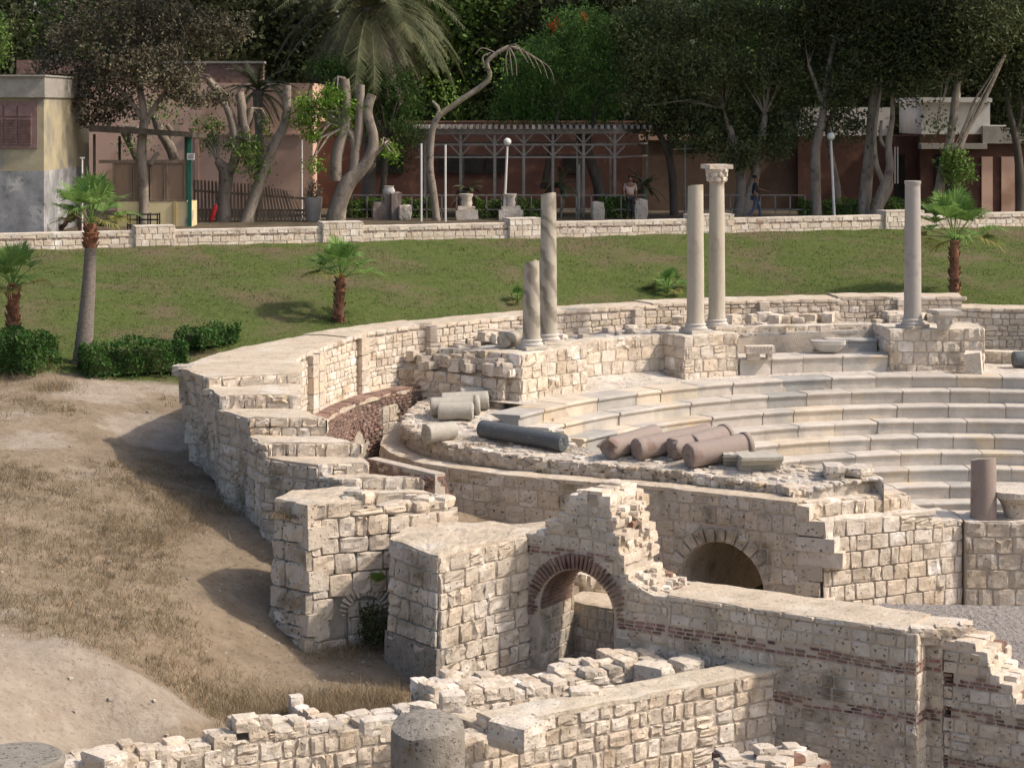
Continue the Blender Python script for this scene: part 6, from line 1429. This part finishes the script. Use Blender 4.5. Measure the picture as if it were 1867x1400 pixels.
# poles and lamps
for px, D, y0, lb in ((768, 79.4, 262, 'white metal pole left of the crooked tree'), (812, 79.4, 264, 'white metal pole right of the crooked tree'), (550, 81, 255, 'peeling white pole behind the picket fence'), (1055, 81.5, 300, 'thin brownish pole before the pergola beside the feathery tree'), (1249, 83, 262, 'dark post with cross arms right of the pergola')):
    x, y, _ = P(px, 0, D); z1 = P(px, y0, D)[2]; m_ = MB(); m_.tube([(x, y, 0), (x, y, z1)], .045, 8)
    if px == 1249: m_.bar((x - .5, y, z1 - .25), (x + .5, y, z1 - .2), .05)
    single('pole', m_, [M['greypaint'] if px > 1000 else M['white']], lb, 'pole')
def lamp(px, pyt, D, dx, lb, base=0):
    x, y, z = P(px, pyt, D); t = thing('street_lamp', lb, 'lamp', (x + dx, y, 0), 'garden lamps with white globes'); m_ = MB(); m_.tube([(x + dx, y, 0), (x, y, z - .12)], [.06, .045], 10); m_.build('pole', [M['white']], t)
    m_ = MB(); m_.lathe((x, y, z - .17), [(.07, 0), (.08, .05)], 12); m_.build('collar', [M['greypaint']], t)
    m_ = MB(); r = .16; m_.lathe((x, y, z), [(r * math.sin(R(a)), -r * math.cos(R(a))) for a in range(6, 181, 12)], 20); m_.build('lamp_globe', [M['globe']], t)
lamp(925, 259, 80.5, -.14, 'white globe lamp on a slightly tilted pole before the middle of the pergola')
lamp(1052, 250, 84.5, .05, 'dim globe lamp in the shade of the feathery tree')
lamp(1515, 249, 81, .14, 'globe lamp on a thin pole between the grey trunks at the right')
# picket fence
t = thing('picket_fence', 'weathered brown picket fence sagging towards its right end', 'fence', (*P(455, 0, 80)[:2], 0)); m_ = MB(); D = 80.3; px = 354
while px < 556:
    k = (px - 354) / 202; x, y, _ = P(px, 0, D - .5 * k); tilt = .0 if k < .5 else (k - .5) * .7; h = 1.62 - .35 * k; lw_ = .085
    e = (x - tilt * h, y, h - abs(tilt) * .3); m_.bar((x + .02, y, 0), e, lw_, .03, 0, (rnd.uniform(.7, 1.3),) * 3); m_.add([(e[0] - lw_ / 2, y, e[2]), (e[0] + lw_ / 2, y, e[2]), (e[0], y, e[2] + .06)], [(0, 1, 2)]); px += 6.6
m_.build('pickets', [M['wood']], t); m_ = MB()
for z in (.42, 1.2): a, b = P(354, 0, D + .06), P(556, 0, D - .44); m_.bar((a[0], a[1], z), (b[0], b[1], z - .3 * (z > 1)), .04, .09)
m_.bar(P(570, 350, 79.7)[:2] + (1.1,), P(545, 400, 79.6)[:2] + (0,), .05); m_.build('rails', [M['wood']], t)
x, y, _ = P(390, 0, 78.9); m_ = MB(); a, b = Vector((x - .12, y, .05)), Vector((x + .10, y, .72)); m_.tube([a, a.lerp(b, .05), a.lerp(b, .85), a.lerp(b, .95), b], [.08, .10, .10, .06, .035], 14); t = single('fire_extinguisher', m_, [M['red']], 'red fire extinguisher leaning at the foot of the stocky pollard', 'extinguisher'); 
m_ = MB(); m_.bar(b, b + Vector((.02, 0, .10)), .05); m_.bar(b + Vector((-.06, 0, .1)), b + Vector((.1, 0, .12)), .03); m_.build('valve', [M['black']], t)
x, y, _ = P(571, 0, 79.6); m_ = MB(); m_.lathe((x, y, 0), [(.28, 0), (.34, .5), (.37, .95), (.35, .97)], 16, 0, wob=.02); t = single('planter', m_, [M['cement']], 'grey concrete planter at the right end of the picket fence', 'planter')
c = leaves('foliage', cloud([(x, y, 1.25, .3, .25, .35)], 500, .08), .1, 2, M['leafdead'], t); 
# stones, jar and pedestals in the garden
rr_ = random.Random(12)
def gstone(px, D, s_, lb, boxy=.6, m='stone2', rz=.2): x, y, _ = P(px, 0, D); m_ = MB(); rock(m_, (x, y, s_[2] * .45), s_, 0, (.8, .8, .8), r=rr_, n=5, boxy=boxy, rz=rz); single('garden_stone', m_, [M[m]], lb, 'stone')
gstone(695, 81, (.75, .5, .75), 'brown rounded stone left of the upright slab under the jar', m='pink'); gstone(722, 80.8, (.42, .35, 1.15), 'upright brown stone slab right of the jar', .9, 'pink'); gstone(738, 80.6, (.5, .4, .62), 'low grey rounded stone at the foot of the upright slab')
gstone(1090, 81, (.5, .3, .75), 'grey worn stele left of the standing person'); gstone(1168, 81, (.55, .3, .85), 'grey worn stele right of the standing person')
x, y, _ = P(709, 0, 81); m_ = MB(); m_.lathe((x, y, .98), [(.14, 0), (.24, .08), (.25, .22), (.2, .30), (.19, .34), (.22, .38)], 20); single('jar', m_, [M['white']], 'squat white jar set on the garden stones', 'jar')
m_ = MB(); m_.box((x, y, .49), (.36, .36, .98), .1, 0, jit=.02); single('pedestal', m_, [M['pink']], 'square brown pedestal directly under the white jar', 'pedestal')
for px, c1, c2, lb in ((851, .78, .5, 'yellowish stone drum on a wide slab, left of the lamp'), (931, .86, .55, 'grey worn capital on a two-stepped pedestal below the tilted lamp')):
    x, y, _ = P(px, 0, 80.6); m_ = MB(); m_.box((x, y, .2), (c1 + .1, .7, .4), .05, 0, jit=.03); m_.box((x, y, .48), (c1 - .1, .55, .16), .05, 0, jit=.03); m_.lathe((x, y, .56), [(.2, 0), (.24, .1), (.2, .3), (.28, .42), (.29, .5)], 16, 0, wob=.25); single('pedestal', m_, [M['stone2'] if px > 900 else M['stone']], lb, 'pedestal')

# ------------------------------------------------------------------ people
def skin(name, J, E, parent, mtl, sub=2):
    org = WLOC[parent.name]; me = bpy.data.meshes.new(name); ks = list(J); me.from_pydata([tuple(Vector(J[k][0]) - org) for k in ks], [(ks.index(a), ks.index(b)) for a, b in E], [])
    o = bpy.data.objects.new(name + '_src', me); COL.objects.link(o); md = o.modifiers.new('s', 'SKIN'); md.use_smooth_shade = True; sv_ = me.skin_vertices[0].data
    for i, k in enumerate(ks): r = J[k][1]; sv_[i].radius = (r, r) if not isinstance(r, tuple) else r; sv_[i].use_root = (i == 0)
    s2 = o.modifiers.new('u', 'SUBSURF'); s2.levels = s2.render_levels = sub
    dg = bpy.context.evaluated_depsgraph_get(); ev = bpy.data.meshes.new_from_object(o.evaluated_get(dg)); bpy.data.objects.remove(o); ev.name = name
    ev.materials.clear(); a = ev.color_attributes.get('tint') or ev.color_attributes.new('tint', 'FLOAT_COLOR', 'POINT'); a.data.foreach_set('color', np.ones(len(ev.vertices) * 4, dtype=np.float32))
    ev.polygons.foreach_set('use_smooth', np.ones(len(ev.polygons), bool)); return finish(name, ev, [mtl], parent, None)
def person(px, D, H, face, lb, top, bottom, arms, legs, twist=0):
    x, y, _ = P(px, 0, D); t = thing('person', lb, 'person', (x, y, 0)); ca, sa = math.cos(face), math.sin(face); k = H / 1.75
    def W(s, f, z): return (x + (s * ca - f * sa) * k, y + (s * sa + f * ca) * k, z * k)     # s sideways, f forward
    J = {'pelvis': (W(0, 0, .95), (.15, .10)), 'waist': (W(0, 0, 1.1), (.135, .095)), 'chest': (W(0, .02, 1.32), (.16, .11)), 'neckb': (W(0, 0, 1.47), .07), 'neck': (W(0, .01, 1.53), .05), 'head': (W(0, .03, 1.60), (.09, .11)), 'crown': (W(0, .015, 1.70), (.095, .11)), 'nose': (W(0, .15, 1.61), .018)}
    E = [('pelvis', 'waist'), ('waist', 'chest'), ('chest', 'neckb'), ('neckb', 'neck'), ('neck', 'head'), ('head', 'crown'), ('head', 'nose')]
    hands = []
    for sd_, (el, wr) in zip((-1, 1), arms):
        n = 'L' if sd_ < 0 else 'R'; J['sh' + n] = (W(.19 * sd_, 0, 1.42), .055); J['el' + n] = (W(*el), .04); J['wr' + n] = (W(*wr), .028); v = (Vector(wr) - Vector(el)).normalized(); hp = Vector(wr) + v * .07; J['pa' + n] = (W(*hp), (.036, .018)); E += [('chest', 'sh' + n), ('sh' + n, 'el' + n), ('el' + n, 'wr' + n), ('wr' + n, 'pa' + n)]
        sdv = Vector((0, 1, 0)) if abs(v.y) < .7 else Vector((1, 0, 0))
        for q in range(4):
            f0 = hp + sdv * (q - 1.5) * .02; f1 = f0 + v * (.06 + .008 * (q in (1, 2))) ; f2 = f1 + v * .03 - Vector((sd_ * .015, 0, .01)); nm = 'f%s%d' % (n, q); J[nm + 'a'] = (W(*f1), .009); J[nm + 'b'] = (W(*f2), .008); E += [('pa' + n, nm + 'a'), (nm + 'a', nm + 'b')]
        th_ = Vector(wr) + v * .03 + sdv * .045; J['th' + n] = (W(*th_), .010); J['tj' + n] = (W(*(th_ + v * .035 + sdv * .01)), .008); E += [('pa' + n, 'th' + n), ('th' + n, 'tj' + n)]
    for sd_, (kn, an) in zip((-1, 1), legs):
        n = 'L' if sd_ < 0 else 'R'; J['hi' + n] = (W(.09 * sd_, 0, .88), .085); J['kn' + n] = (W(*kn), .055); J['an' + n] = (W(*an), .038); J['to' + n] = (W(an[0], an[1] + .16, max(.03, an[2] - .05)), .03); E += [('pelvis', 'hi' + n), ('hi' + n, 'kn' + n), ('kn' + n, 'an' + n), ('an' + n, 'to' + n)]
    skin('body', J, E, t, M['skin'])
    big = lambda ks, g: {q: (J[q][0], tuple(v * g for v in J[q][1]) if isinstance(J[q][1], tuple) else J[q][1] * g) for q in ks}
    JT = big(['pelvis', 'waist', 'chest', 'neckb', 'shL', 'elL', 'shR', 'elR'], 1.18); skin('shirt', JT, [e for e in E if e[0] in JT and e[1] in JT], t, M[top])
    JB = big(['pelvis', 'hiL', 'knL', 'anL', 'hiR', 'knR', 'anR'], 1.22); skin('trousers', JB, [e for e in E if e[0] in JB and e[1] in JB], t, M[bottom])
    JH = {'a': (W(0, -.03, 1.62), (.10, .105)), 'm': (W(0, -.02, 1.70), (.115, .125)), 'b': (W(0, -.005, 1.78), (.09, .10))}; skin('hair', JH, [('a', 'm'), ('m', 'b')], t, M['hair'])
person(1149, 80.9, 1.78, math.pi, 'person standing in pale pink shirt and dark trousers, arms hanging', 'shirt', 'trousers', [((-.25, -.02, 1.14), (-.24, .06, .9)), ((.25, -.02, 1.14), (.22, .1, .92))], [((-.10, .02, .5), (-.11, 0, .08)), ((.10, .04, .5), (.12, .02, .08))])
person(1377, 80.9, 1.80, -math.pi / 2, 'person walking in black top and blue jeans, one arm held out to the right', 'blacktop', 'jeans', [((-.22, .16, 1.2), (-.2, .45, 1.12)), ((.22, -.06, 1.14), (.2, .04, .9))], [((-.1, .18, .52), (-.1, .22, .1)), ((.1, -.02, .5), (.1, -.28, .14))])
